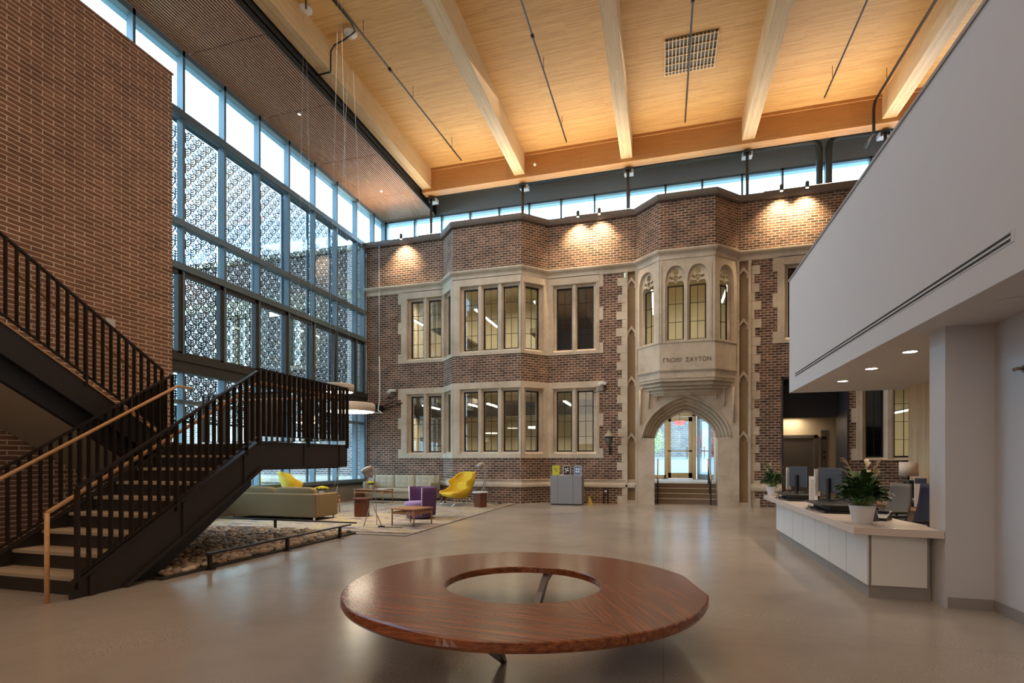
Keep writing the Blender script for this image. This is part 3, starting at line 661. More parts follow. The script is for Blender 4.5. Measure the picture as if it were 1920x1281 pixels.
def tracery_window(seg, lights, lab):
    wn[0] += 1; a = MB(); z0, z1 = 4.76, 7.02; L0 = 4.86; L1 = 6.46
    outer = [(.06, z0), (seg.L-.06, z0), (seg.L-.06, z1), (.06, z1)]
    heads = []; big = []
    for u0, u1 in lights:
        um = (u0+u1)/2; hw = (u1-u0)/2
        H = [(u0, L0), (u1, L0), (u1, L1)]+[(um+hw*math.cos(t*PI/2/6)**.8, L1+.13*math.sin(t*PI/2/6)) for t in range(1, 4)]
        H = [(u0, L0), (u1, L0), (u1, L1+.02), (um+hw*.8, L1+.10), (um+.05, L1+.09), (um, L1+.03), (um-.05, L1+.09), (um-hw*.8, L1+.10), (u0, L1+.02)]
        heads += [H, oval(um, L1+.36, .085, .095), oval(um-.12, L1+.2, .075, .04, rot=-.5), oval(um+.12, L1+.2, .075, .04, rot=.5), [(um, L1+.06), (um+.075, L1+.17), (um+.06, L1+.25), (um-.06, L1+.25), (um-.075, L1+.17)]]
        g = hw+.06
        pts = [(um+g, L0-.05)]+[(um+g*(1-t*t), L1-.02+.55*(2*t-t*t)*1.0) for t in [i/8 for i in range(9)]]
        pts += [(2*um-x, z) for x, z in pts[::-1][1:]]
        big.append(pts)
    a.merge(plate(outer, big, .1, seg_matrix(seg, -.02)))
    a.merge(plate(outer, heads, .08, seg_matrix(seg, .08)))
    w = S(a.obj('window_%d' % wn[0], STONE), lab, 'window')
    for u0, u1 in lights:
        c = MB(); fw = .035; o0, o1_ = .17, .2
        seg.box(c, u0, u0+fw, o0, o1_, L0, L1); seg.box(c, u1-fw, u1, o0, o1_, L0, L1); seg.box(c, u0, u1, o0, o1_, L0, L0+fw); seg.box(c, u0, u1, o0, o1_, L1-fw, L1)
        um = (u0+u1)/2; seg.box(c, um-.007, um+.007, o0+.005, o1_-.005, L0, L1)
        for k in (1, 2): seg.box(c, u0, u1, o0+.005, o1_-.005, L0+(L1-L0)*k/3-.006, L0+(L1-L0)*k/3+.006)
        f = c.obj('casement', BLACK, w)
        g = MB(); seg.box(g, u0, u1, .185, .188, L0, 7.0); g.obj('pane', GLASS_OLD, f)
tracery_window(o2, u(o2, [(.115-.0, .575), (.725, 1.185)]), 'two light traceried front window of the stone oriel')
tracery_window(o1, [(.22, .72)], 'left side light of the stone oriel')
tracery_window(o3, [(.22, .72)], 'right side light of the stone oriel')
mi = text_mesh('\u0393\u039d\u03a9\u0398\u0399  \u03a3\u0391\u03a5\u03a4\u039f\u039d', .17, .01, Matrix(((1,0,0,.65), (0,0,-1,DB-.003), (0,1,0,4.25), (0,0,0,1))))
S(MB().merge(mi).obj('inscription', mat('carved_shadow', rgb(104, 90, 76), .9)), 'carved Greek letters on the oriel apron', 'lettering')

# ---- inside the old building
def room(x0, x1, y0, y1, z0, z1, name, m=CREAM, skip_front=True):
    b = MB(); t = .1
    b.box(x0-t, x0, y0, y1, z0, z1).box(x1, x1+t, y0, y1, z0, z1).box(x0-t, x1+t, y1, y1+t, z0, z1)
    b.box(x0-t, x1+t, y0-.0, y1, z1, z1+t, 1).box(x0-t, x1+t, y0, y1, z0-t, z0, 2)
    return S(b.obj(name, [m, mat('room_ceiling', rgb(190, 180, 152), .8), mat('room_floor', rgb(110, 96, 80), .7)]))
room(-10.1, -1.45, D+T+.02, 22.4, .02, 3.95, 'wall_room_lower')
room(-10.1, -1.45, D+T+.02, 22.4, 4.3, 8.4, 'wall_room_upper')
room(-1.0, 2.6, D+T+.02, 22.4, 4.3, 8.4, 'wall_room_oriel')
room(5.3, 9.5, D+T+.02, 22.4, .02, 3.95, 'wall_room_right')
LL = ((-8.33, 18.3, 3.3, 1.7, 'behind the ground floor window left of the bay'), (-6.58, 18.2, 3.3, 1.4, 'left one behind the ground floor bay window'), (-5.9, 18.2, 3.3, 1.4, 'middle one behind the ground floor bay window'),
      (-3.18, 18.3, 3.3, 1.7, 'behind the ground floor window right of the bay'), (-9.12, 18.6, 6.65, 1.0, 'behind the upper window left of the bay'), (-6.38, 18.9, 6.65, 2.6, 'crossing the upper bay window'),
      (-4.15, 17.8, 6.65, 1.1, 'behind the upper right side light of the bay'), (-.36, 19.6, 6.95, 3.0, 'seen through the left light of the oriel'), (2.0, 19.0, 6.95, 2.4, 'seen through the right light of the oriel'), (7.6, 20.4, 2.95, 2.2, 'behind the window by the reception desk'))
for x, y, z, l, where in LL:
    rz = PI/2
    n = empty('linear_ceiling_lamp', 'glowing linear lamp '+where, 'lamp', (x, y, z), rz, 'linear lamps inside the old building')
    if l > .5:
        MB().box(-l/2, l/2, -.035, .035, 0, .05).obj('diffuser', LINEAR, n); MB().box(-l/2-.01, l/2+.01, -.04, .04, .05, .09).obj('housing', BLACK, n)
    else:
        MB().box(-.04, .04, -.04, .04, -.6, .5).obj('diffuser', LINEAR, n)
for x, y, z, lab in ((-4.6, 19.3, 2.55, 'left white disc lamp inside the ground floor bay window'), (-4.1, 18.6, 2.75, 'right white disc lamp inside the ground floor bay window')):
    n = empty('disc_pendant', lab, 'pendant lamp', (x, y, z), 0, 'disc lamps inside the old building')
    MB().lathe([(.0,0), (.28,0), (.28,.06), (0,.06)], n=24).obj('diffuser', LINEAR, n); MB().tube([(0,0,.06), (0,0,3.93-z)], .008, 6).obj('stem', BLACK, n)
for x, y, z in ((-6, 19.5, 3.7), (-3.6, 19.5, 3.7), (-8.6, 19.5, 3.7), (-6, 19.5, 7.9), (-8.8, 19.5, 7.9), (-3.4, 19.5, 7.9), (.8, 19.5, 7.9), (7, 19.5, 3.7)):
    area('room_lamp', (x, y, z), (0, 0, 0), 1.8, 1.4, 105, (1, .88, .66))
# low partitions, shelves and a few dark beams seen through the glass
S(MB().box(-10, -1.5, 18.9, 19.05, 3.0, 3.5).box(-10, -1.5, 20.4, 20.6, 3.1, 3.6).box(-7.0, -6.9, 17.2, 22, 3.2, 3.7).box(-4.1, -4.0, 17.2, 22, 3.2, 3.7).obj('trim_16', mat('room_beams', rgb(60, 54, 46), .7)))
S(MB().box(-5.0, -3.2, 20, 22.3, 6.3, 6.5).box(-8.7, -7.9, 19, 22.3, 6.4, 6.5).obj('trim_17', mat('room_soffit', rgb(120, 112, 92), .7)))
c = empty('bookcase', 'grey shelving unit behind the ground floor window left of the bay', 'bookcase', (-8.3, 18.1, .02))
b = MB(); b.box(-.45, .45, 0, .3, 0, .04).box(-.45, -.41, 0, .3, 0, 2.2).box(.41, .45, 0, .3, 0, 2.2)
for k in range(6): b.box(-.45, .45, 0, .3, .35*k+.1, .35*k+.13)
b.obj('carcass', mat('grey_shelf', rgb(84, 88, 92), .6), c)
for k, (x, col) in enumerate(((-.3, rgb(60,60,70)), (0, rgb(96,80,60)), (.25, rgb(50,56,60)))): pass
# ---- vestibule behind the arch
b = MB(); 
for k in range(4): b.box(-.35, 1.63, 17.22+.25*k, 18.3, .15*k, .15*(k+1)-.004)
b.box(-.6, 1.9, 18.2, 24.0, .4, .596)
for k in range(4): b.box(-.35, 1.63, 17.20+.25*k, 17.46+.25*k, .15*(k+1)-.004, .15*(k+1)+.012, 1)
stp = S(b.obj('floor_steps', [mat('portal_steps', rgb(128, 108, 86), .6, noise=.08), mat('portal_treads', rgb(186, 166, 140), .5)]), 'four stone steps rising through the arch', 'steps')
S(MB().box(-.75, -.35, 17.05, 20.8, 0, 3.9).box(1.72, 2.1, 17.05, 20.0, 0, 3.9).obj('wall_vestibule', BEIGE))
S(MB().box(-.75, 2.3, 17.05, 24, 3.5, 3.6).obj('ceiling_vestibule', BEIGE))
OAKD = wood_mat('oak_door_frame', [rgb(150, 122, 88), rgb(178, 148, 110), rgb(196, 168, 130)], .5, 'Z', .3, 3, knots=False)
dr = MB(); Y = 22.5
for x0, x1, z0, z1 in ((-.5, -.38, .6, 3.5), (.04, .19, .6, 3.5), (1.12, 1.27, .6, 3.5), (-.5, 1.27, 3.12, 3.5), (-.5, .1, .6, .75)): dr.box(x0, x1, Y-.05, Y+.08, z0, z1)
for x0, x1, z0, z1 in ((.19, .30, .62, 3.1), (.98, 1.12, .62, 3.1), (.19, 1.12, .62, .84), (.19, 1.12, 2.92, 3.1), (.19, 1.12, 1.70, 1.75)): dr.box(x0, x1, Y-.02, Y+.05, z0, z1)
dd = S(dr.obj('door_2', OAKD), 'oak framed glass entrance door seen through the arch', 'door')
MB().box(-.4, 1.15, Y+.01, Y+.015, .7, 3.1).obj('pane', GLASS, dd)
MB().box(.9, .93, Y-.1, Y-.07, 1.4, 1.9).obj('handle', STEEL, dd)
dr = MB()
A, B_ = Vector((1.30, 22.4)), Vector((2.0, 21.0)); sg = Seg(A, B_)
for u0, u1, z0, z1 in ((0, .08, .6, 3.5), (sg.L-.1, sg.L, .6, 3.5), (sg.L*.52, sg.L*.52+.06, .6, 3.5), (0, sg.L, .6, .8), (0, sg.L, 3.0, 3.5)): sg.box(dr, u0, u1, 0, .08, z0, z1)
wv = S(dr.obj('window_side', ALU)); g = MB(); sg.box(g, 0, sg.L, .04, .045, .7, 3.1); g.obj('pane', GLASS, wv)
es = empty('exit_sign', 'red EXIT sign hanging above the glass entrance door', 'sign', (.62, 21.9, 2.72))
MB().box(-.16, .16, -.02, .02, 0, .2).obj('housing', PALE, es)
MB().merge(text_mesh('EXIT', .19, .01, Matrix(((1,0,0,0), (0,0,-1,-.03), (0,1,0,.1), (0,0,0,1))))).obj('lettering', emis('exit_red', (1, .03, .05), 7), es)
MB().box(-.01, .01, -.01, .01, .2, .78).obj('stem', BLACK, es)
dl = empty('vestibule_lamp', 'small round ceiling lamp just inside the arch', 'lamp', (.5, 18.6, 3.38))
MB().lathe([(.02,.12), (.1,.1), (.13,.03), (.11,0)], n=18).obj('shade', DISC, dl)
area('vestibule_light', (.6, 19.5, 3.4), (0,0,0), .9, 2.5, 22, NEUT)
# handrails on the portal steps
for x, lab in ((-.17, 'black and oak handrail left of the portal steps'), (1.38, 'black and oak handrail right of the portal steps')):
    h = empty('step_handrail', lab, 'handrail', (x, 17.05, 0), 0, 'handrails on the portal steps')
    for dy, zz in ((0, .0), (.45, .3), (.9, .6)): MB().box(-.018, .018, dy-.018, dy+.018, zz if dy else 0, zz+.78).obj('post', BLACK, h)
    MB().tube([(0,-.12,.74), (0,0,.8), (0,.9,1.38), (0,1.25,1.38)], .022, 10).obj('rail', OAK, h)
# ---- lift lobby
b = MB(); b.box(3.26, 3.30, D-.03, 17.7, 0, 3.75).box(4.91, 4.95, D-.03, 17.7, 0, 3.75).box(3.26, 4.95, D-.03, 17.7, 3.68, 3.75).box(3.26, 4.95, 17.6, 17.72, 2.63, 3.7)
S(b.obj('door_3', mat('charcoal_panel', rgb(52, 50, 54), .5)), 'charcoal lined opening to the lift lobby', 'doorway')
b = MB(); b.box(2.95, 5.25, 18.6, 18.7, 0, 2.7).box(2.95, 3.0, 17.72, 18.6, 0, 2.7).box(5.2, 5.25, 17.72, 18.6, 0, 2.7); S(b.obj('wall_lobby', BEIGE))
S(MB().box(2.95, 5.25, 17.72, 18.7, 2.7, 2.75).obj('ceiling_lobby', WHITE)); S(MB().box(2.7, 5.3, 17.38, 18.7, -.05, -.001).obj('floor_lobby', FLOOR))
lf = empty('lift_door', 'brushed steel lift doors in the lobby right of the portal', 'lift', (4.12, 18.59, 0))
MB().box(-.55, -.45, -.08, .0, 0, 2.15).box(.42, .52, -.08, 0, 0, 2.15).box(-.55, .52, -.08, 0, 2.05, 2.15).obj('frame', STEEL, lf)
MB().box(-.45, -.012, -.035, 0, 0, 2.05).obj('door_leaf', STEEL, lf); MB().box(-.008, .42, -.03, 0, 0, 2.05).obj('door_leaf', STEEL, lf)
cp = empty('lift_call_panel', 'tall steel call panel right of the lift doors', 'panel', (4.83, 18.59, 1.0))
MB().box(-.09, .09, -.015, 0, 0, 1.3).obj('plate', STEEL, cp); MB().box(-.07, .07, -.022, -.014, 1.0, 1.1).obj('display', PLASTIC, cp)
MB().lathe([(.0,0), (.035,0), (.035,.01)], n=14).obj('emblem', PLASTIC, cp, loc=(0,-.02,.62)).rotation_euler = (PI/2, 0, 0)
MB().box(-.03, .03, -.022, -.014, .4, .48).obj('button', PLASTIC, cp)
area('lobby_light', (3.9, 18.3, 2.68), (0,0,0), .5, .3, 15, (1, .84, .62))

# ---- outside
GR = mat('lawn', rgb(120, 130, 92), .9, noise=.2)
S(MB().box(-40, -10.45, -10, 40, -.25, -.05).obj('ground_court', GR))
S(MB().box(-14, 16, 24, 60, .2, .5).obj('ground_street', mat('pavement', rgb(120, 122, 122), .8)))
S(MB().box(-20, -13, 12.6, 13.8, -.05, .72).obj('garden_wall', CONCRETE))
tag(MB().box(-8, 14, 44, 48, .4, 12).obj('street_building', brick_mat('far_brick', rgb(120, 106, 98), rgb(98, 88, 82), rgb(140,134,128), .4, .15, .02, .8)), 'brick building across the street seen through the entrance door', 'building')
def blob(name, c, r, m, lab, cat, n=900, leaf=.1):
    e = empty(name, lab, cat, (c[0], c[1], .5 if c[1] > 20 else 0))
    b = MB()
    for i in range(n):
        d = Vector((random.gauss(0,1), random.gauss(0,1), random.gauss(0,1))).normalized()*(r*random.uniform(.5, 1)); p = Vector((0,0,c[2]))+d
        a1 = Vector((random.gauss(0,1), random.gauss(0,1), random.gauss(0,1))).normalized()*leaf; a2 = a1.orthogonal().normalized()*leaf*.5
        b.face([p-a1, p+a2, p+a1, p-a2])
    b.obj('foliage', m, e); MB().tube([(0,0,0), (.05,0,c[2]*.5), (0,0,c[2])], .09, 8).obj('trunk', WALNUT, e)
tag(MB().box(-6, 9, 36, 36.3, .4, 1.45).box(-6.1, 9.1, 35.95, 36.35, 1.45, 1.52).obj('street_pale_slab', mat('slab_pale', rgb(170, 172, 174), .8)), 'added pale slab for the white band seen low through the door', 'wall')  # made up to stand in for the bright white ground beyond the door
blob('street_shrub', (-1.2, 38, 2.2), 1.3, LEAF_L, 'pale green shrub across the street left of the door', 'shrub')
blob('street_shrub', (3.2, 38, 2.0), 1.2, mat('red_leaf', rgb(170, 70, 60), .8), 'reddish shrub across the street right of the door', 'shrub')
# perforated leaf screens outside the glass wall
def leaf_tile():
    segs = []; W_, H_ = .29, .36
    def curve(p0, p1, p2, n=4):
        pts = [((1-t)**2*p0[0]+2*t*(1-t)*p1[0]+t*t*p2[0], (1-t)**2*p0[1]+2*t*(1-t)*p1[1]+t*t*p2[1]) for t in [i/n for i in range(n+1)]]
        segs.extend(zip(pts[:-1], pts[1:]))
    for ox, oz in ((0, 0), (W_/2, H_/2)):
        curve((ox-W_/2, oz+.16), (ox-W_/2+.02, oz-.02), (ox, oz-.03)); curve((ox+W_/2, oz+.16), (ox+W_/2-.02, oz-.02), (ox, oz-.03))
        curve((ox, oz-.03), (ox+.01, oz+.08), (ox, oz+.15), 2)
        for k in (0.0, .055, .11):
            curve((ox, oz+k), (ox+.05, oz+k+.01), (ox+.095, oz+k+.075), 2); curve((ox, oz+k), (ox-.05, oz+k+.01), (ox-.095, oz+k+.075), 2)
    return segs, W_, H_
def screen_mesh(w, z0, z1):
    segs, W_, H_ = leaf_tile(); b = MB(); t = .0135
    nx = int(w/W_)+2; nz = int((z1-z0)/H_)+2
    for i in range(nx):
        for j in range(nz):
            for (a, c) in segs:
                x0, y0, x1, y1 = a[0]+i*W_, a[1]+j*H_+z0, c[0]+i*W_, c[1]+j*H_+z0
                if min(x0, x1) < 0 or max(x0, x1) > w or max(y0, y1) > z1 or min(y0, y1) < z0: continue
                d = Vector((x1-x0, y1-y0)); n = Vector((-d.y, d.x)).normalized()*t
                q = [(x0-n.x, y0-n.y), (x1-n.x, y1-n.y), (x1+n.x, y1+n.y), (x0+n.x, y0+n.y)]
                b.face([(0, p[0], p[1]) for p in q]); b.face([(.004, p[0], p[1]) for p in q[::-1]])
    return b
SCRM = mat('screen_metal', rgb(30, 42, 50), .5, .3)
scr = None; ys = [9.75-1.1457*5+1.1457*i for i in range(11)]
ords = ['first', 'second', 'third', 'fourth', 'fifth', 'sixth', 'seventh', 'eighth', 'ninth', 'tenth', 'eleventh']
for i, y in enumerate(ys):
    if y < 7: continue
    k = i-3
    lab = 'leaf patterned metal sun screen outside the glass wall, %s panel from the brick wall end' % ords[k]
    if scr is None:
        scr = empty('sun_screen', lab, 'screen', (-10.85, y, 0), 0, 'leaf patterned sun screens')
        screen_mesh(1.07, 2.3, 9.2).obj('perforated_sheet', SCRM, scr)
        MB().box(-.03, .03, -.03, .03, -.05, 9.26).box(-.03, .03, .03, 1.11, 9.2, 9.26).box(-.03, .03, .03, 1.11, 2.24, 2.3).obj('frame', SCRM, scr)
    else: dup(scr, (-10.85, y, 0), 0, lab)

# ================================================================== things on the facade
def spot(x, y, z, lab, tilt=0.0):
    e = empty('wall_washer_spotlight', lab, 'spotlight', (x, y, z), 0, 'spotlights on the parapet')
    MB().lathe([(.045,0), (.05,.02), (.05,.16), (.03,.18)], n=16).obj('housing', ALU_DK, e)
    MB().lathe([(.0,0), (.036,.0), (.036,-.006)], n=16).obj('lens', SPOTE, e)
    MB().tube([(0,.04,.1), (0,.2,.16), (0,.33,.18)], .012, 8).obj('arm', ALU_DK, e)
    l = bpy.data.lights.new('spot', 'SPOT'); l.energy = 300; l.color = (1, .76, .46); l.spot_size = math.radians(110); l.spot_blend = 1; l.shadow_soft_size = .04
    o = bpy.data.objects.new('spot_beam', l); COL.objects.link(o); o.location = (x, y-.0, z-.03); o.rotation_euler = (math.radians(24+tilt), 0, 0)
    return e
spot(-8.66, 16.42, 8.95, 'spotlight on the parapet left of the left bay')
spot(-2.56, 16.42, 8.95, 'left one of the spotlight pair between bay and oriel'); spot(-1.9, 16.42, 8.95, 'right one of the spotlight pair between bay and oriel')
spot(3.2, 16.42, 8.95, 'left one of the spotlight pair right of the oriel'); spot(3.85, 16.42, 8.95, 'right one of the spotlight pair right of the oriel')
for x, w_, lab in ((-7.75, .85, 'glowing uplight bar on the parapet left of the left bay'), (-2.0, 2.1, 'glowing uplight bar on the parapet between the bays'), (4.6, 3.6, 'glowing uplight bar on the parapet right of the oriel')):
    e = empty('parapet_light_bar', lab, 'lamp', (x, 16.80, 9.1), 0, 'uplight bars on the parapet')
    MB().box(-w_/2, w_/2, -.05, .05, 0, .05).obj('housing', ALU, e); MB().box(-w_/2+.01, w_/2-.01, -.04, .04, .05, .06).obj('diffuser', emis('uplight_diffuser', (1, .8, .55), 6), e)
# lantern
ln = empty('wall_lantern', 'old iron lantern on the brick wall left of the portal', 'lantern', (-1.6, 16.42, 1.78))
MB().lathe([(.03,.0), (.06,.03), (.1,.16), (.115,.3)], n=6).obj('glass_body', mat('lantern_glass', rgb(90, 90, 82), .2), ln)
MB().lathe([(.175,.3), (.17,.32), (.09,.4), (.06,.42), (.06,.45), (.02,.5), (.0,.54)], n=6).obj('cap', mat('verdigris', rgb(150, 140, 120), .6), ln)
MB().tube([(0,.31,-.15), (0,.28,-.1), (0,.1,-.1), (0,0,0)], .014, 8).box(-.03, .03, .28, .32, -.25, 0).obj('bracket', BLACK, ln)
for k in range(6): 
    a = k*PI/3; MB().bar((.11*math.cos(a), .11*math.sin(a), .3), (.058*math.cos(a), .058*math.sin(a), .03), .01, .01).obj('rib', BLACK, ln)
def camera_unit(x, z, lab):
    e = empty('security_camera', lab, 'security camera', (x, D-.004, z), 0, 'security cameras on the brick facade')
    MB().box(-.13, .13, -.14, 0, .02, .12).obj('housing', PALE, e, bevel=.02)
    MB().lathe([(.0,-.07), (.05,-.06), (.075,0), (.07,.03)], (-.08, -.17, .02), n=16).obj('dome', PALE, e)
    MB().tube([(.1,-.02,.02), (.1,-.02,-.1), (0,-.02,-.16), (-.3,-.02,-.2)], .012, 8).obj('cable', BLACK, e)
camera_unit(-9.12, 3.72, 'white security camera on the brick wall left of the left bay'); camera_unit(-1.83, 3.68, 'white security camera above the lantern')
pb = empty('junction_pipe', 'dark cable box and pipe low on the brick wall beside the portal', 'utility box', (-1.73, D-.03, 0))
MB().tube([(-.06,0,0), (-.06,0,.42)], .02, 8).tube([(.06,0,0), (.06,0,.42)], .02, 8).box(-.07, .07, -.03, .03, .4, .46).obj('pipes', BLACK, pb); MB().box(-.04, .04, -.04, -.03, .36, .42).obj('plate', PALE, pb)
# speaker / motor box and cable tray in the left corner
bx_ = empty('cable_bracket', 'black cable tray bracket in the corner by the glass wall', 'bracket', (-9.75, D, 3.05))
MB().box(-.35, .25, -.5, -.01, 0, .22).obj('box', BLACK, bx_); MB().tube([(.25,-.05,.1), (1.0,-.05,.3)], .02, 8).tube([(.25,-.05,.2), (.8,-.05,.42)], .015, 8).obj('cable', BLACK, bx_)

# ================================================================== ceiling things
for k, (xa, ya, xb, yb, lab) in enumerate(((-7.09, 2, -6.29, 16.02, 'leftmost sprinkler pipe under the timber deck'), (-2.97, 2, -2.84, 15.97, 'sprinkler pipe between the second and third beams'), (.6, 2, .6, 15.97, 'sprinkler pipe passing under the ceiling vent'),
                                    (4.1, 2, 4.146, 15.91, 'thin sprinkler pipe right of the ceiling vent'), (5.6, 2, 5.5, 16.4, 'rightmost sprinkler pipe with a dropping elbow'))):
    e = empty('sprinkler_pipe', lab, 'pipe', (0, 0, 11.07), 0, 'sprinkler pipes under the timber deck')
    MB().tube([(xa, ya, 0), (xb, yb, 0)], .022 if k != 4 else .035, 8).obj('pipe', BRONZE, e)
    for t in (.1, .3, .5, .62, .78, .95):
        x, y = xa+(xb-xa)*t, ya+(yb-ya)*t
        MB().tube([(x, y, 0), (x, y, .35)], .006, 6).obj('hanger', BRONZE, e)
    for t in (.4, .7): 
        x, y = xa+(xb-xa)*t, ya+(yb-ya)*t; MB().tube([(x, y-.05, 0), (x, y+.05, 0)], .038, 10).obj('coupling', BRONZE, e)
    if k == 4:
        MB().tube([(xb, yb, 0), (xb, yb+.1, -.06), (xb, yb+.14, -.2), (xb, yb+.14, -.75), (xb-.1, yb+.5, -1.0)], .04, 10).obj('drop', BRONZE, e)
ve = empty('ceiling_vent', 'square wooden grille vent set in the timber deck', 'vent', (.64, 13.78, 11.42))
MB().box(-.6, .6, -.61, .61, -.012, -.004).obj('backing', BLACK, ve)
b = MB()
for i in range(15): x = -.6+i*1.2/14; b.box(x-.012, x+.012, -.61, .61, -.05, -.012)
for j in range(5): y = -.55+j*.26; b.box(-.6, .6, y-.012, y+.012, -.035, -.012)
b.obj('grille', mat('vent_slats', rgb(222, 190, 146), .5), ve)
# white sensor on the cross beam
sn = empty('ceiling_sensor', 'small white sensor on the front of the cross beam', 'sensor', (-4.03, 16.8, 11.0))
MB().lathe([(.0,-.08), (.03,-.08), (.05,-.03), (.05,0)], n=14).obj('body', PALE, sn).rotation_euler = (PI/2*-1, 0, 0)
# ducts behind the cross beam
for x0, x1, bend, lab in ((-4.9, 4.45, True, 'long dark round duct behind the cross beam bending down to the parapet'), (4.7, 11, False, 'second dark duct bending down beside the first')):
    e = empty('round_duct', lab, 'duct', (0, 17.6, 10.85), 0, 'ducts behind the cross beam')
    if bend: pts = [(x0,0,0), (x1-.25,0,0), (x1-.1,0,-.04), (x1-.03,0,-.12), (x1,0,-.3), (x1,0,-2.1)]
    else: pts = [(x0,0,-2.1), (x0,0,-.3), (x0+.03,0,-.12), (x0+.1,0,-.04), (x0+.25,0,0), (x1,0,0)]
    MB().tube(pts, .09, 14).obj('duct', ALU_DK, e)
# soffit pin lights
for x, y, lab in ((-9.17, 11.8, 'nearer pin light in the slatted soffit'), (-9.15, 15.95, 'farther pin light in the slatted soffit')):
    e = empty('soffit_downlight', lab, 'downlight', (x, y, 10.425), 0, 'pin lights in the slatted soffit')
    MB().lathe([(.036,0), (.05,0), (.05,.03), (.04,.03)], n=14, caps=False).obj('ring', PALE, e); MB().lathe([(.0,.0), (.035,.0), (.035,.01)], n=14).obj('lens', emis('pin_lens', (1,.9,.75), 3), e)
# pendants
def pendant(x, y, z, r, h, lab, top=11.42, canopy=True, watt=20):
    e = empty('ring_pendant_lamp', lab, 'pendant lamp', (x, y, z), 0, 'white drum pendants over the lounge')
    MB().lathe([(r-.03,.0), (r,.0), (r,h*.9), (r-.03,h), (.0,h)], n=40).obj('drum', mat('white_drum', rgb(206, 196, 182), .6), e)
    MB().lathe([(.0,-.002), (r-.03,-.002), (r-.03,.006), (0,.006)], n=40).obj('diffuser', DISC, e)
    b = MB()
    for k in range(2): a = PI*k+.4; b.tube([(r*.75*math.cos(a), r*.75*math.sin(a), h), (.02*math.cos(a), .02*math.sin(a), top-z-.05)], .0022, 5)
    b.obj('cable', PALE, e)
    if canopy: MB().lathe([(.0,-.07), (.13,-.06), (.16,-.02), (.16,0)], (0,0,top-z), n=20).obj('canopy', PALE, e)
pendant(-7.07, 10.92, 2.50, .56, .2, 'largest white drum pendant at the end of the stair landing')
pendant(-6.47, 9.59, 2.78, .29, .17, 'small white drum pendant just above the largest one')
pendant(-7.68, 10.07, 2.2, .25, .15, 'lowest white drum pendant seen through the landing pickets')
tag(MB().tube([(-9.6,16.6,5.0), (-9.55,16.55,4.2), (-9.42,16.3,3.4), (-9.3,16.0,3.05), (-8.9,15.6,2.9), (-8.3,14,2.78), (-7.3,11.5,2.7)], .02, 8).tube([(-9.62,16.62,8.9), (-9.6,16.6,5.0)], .012, 6).obj('power_cord', PALE), 'white power cord hanging down the corner to the largest pendant', 'cord')
for ya, lab in ((0, ''),):
    e = empty('ceiling_conduit', 'black conduit crossing the leftmost beam between two pendant canopies', 'conduit', (0, 0, 0))
    MB().tube([(-7.02,8.6,11.36), (-6.85,10.6,11.36), (-6.9,10.85,11.36), (-7.3,11.0,11.36), (-7.6,11.05,11.34), (-7.7,11.05,11.2), (-7.7,11.05,10.74), (-7.72,11.05,10.71), (-8.09,11.05,10.71)], .018, 8).obj('conduit', BLACK, e)
    MB().tube([(-7.6,10.0,11.36), (-7.45,9.8,11.36), (-7.3,9.3,11.36), (-7.1,8.6,11.36)], .018, 8).obj('conduit', BLACK, e)

# ================================================================== staircase
RISE, RUN, Y0 = .1805, .2963, 3.929
zc = lambda y: (y-Y0)/RUN*RISE+RISE      # nosing line of the lower flight
ZLAND = 9*RISE; YL = Y0+8*RUN
st = empty('staircase', 'dark bronze steel switchback staircase with stone treads and landing', 'staircase', (-6.4, 4.0, 0))
def SB(): return MB()
def sput(mb, name, m, parent=None, bevel=0):
    o = mb.obj(name, m, parent or st, bevel=bevel)
    if parent is None: o.matrix_parent_inverse = Matrix.Translation((6.4, -4.0, 0))
    return o
XR, XL = -5.59, -7.14
for k in range(8):
    y = Y0+k*RUN; z = (k+1)*RISE
    sput(SB().box(XL+.03, XR-.03, y-.01, y+RUN+.01, z-.035, z), 'tread', STAIRTREAD)
    sput(SB().box(XL+.03, XR-.03, y+.005, y+.02, z-RISE, z-.035), 'riser', BRONZE_L)
sput(SB().box(XL+.03, XR-.03, YL, YL+.015, 8*RISE, ZLAND-.02), 'riser', BRONZE_L)
def side_plate(mb, x0, x1, pts): mb.hexa([(x0, y, z) for y, z in pts], [(x1, y, z) for y, z in pts])
for x0, x1 in ((XR-.03, XR), (XL, XL+.03)):
    b = MB(); cap = lambda y: zc(y)+.0
    pts = [(3.80, 0), (3.80, .14), (YL+.0, ZLAND+.01), (YL+.2, ZLAND+.01), (YL+.2, ZLAND-.36), (YL+.05, ZLAND-.37), (4.32, 0)]
    side_plate(b, x0, x1, pts)
    # flanges
    xm = (x0+x1)/2
    b.bar((xm, 3.80, .145), (xm, YL+.01, ZLAND+.015), .075, .018); b.bar((xm+.02, 4.33, .012), (xm+.02, YL+.06, ZLAND-.37), .09, .018)
    sput(b, 'stringer', BRONZE_L)
sput(SB().hexa([(XR-.12, 4.4, 0), (XR-.12, YL, ZLAND-.45), (XR-.12, YL, ZLAND-.62), (XR-.12, 4.8, 0)], [(XL+.1, 4.4, 0), (XL+.1, YL, ZLAND-.45), (XL+.1, YL, ZLAND-.62), (XL+.1, 4.8, 0)]), 'under_panel', BLACK)
for y in (4.0, 5.08, 6.05): sput(SB().box(XR, XR+.02, y-.03, y+.03, max(0, zc(y)-.42), zc(y)-.02), 'stiffener', BRONZE_L)
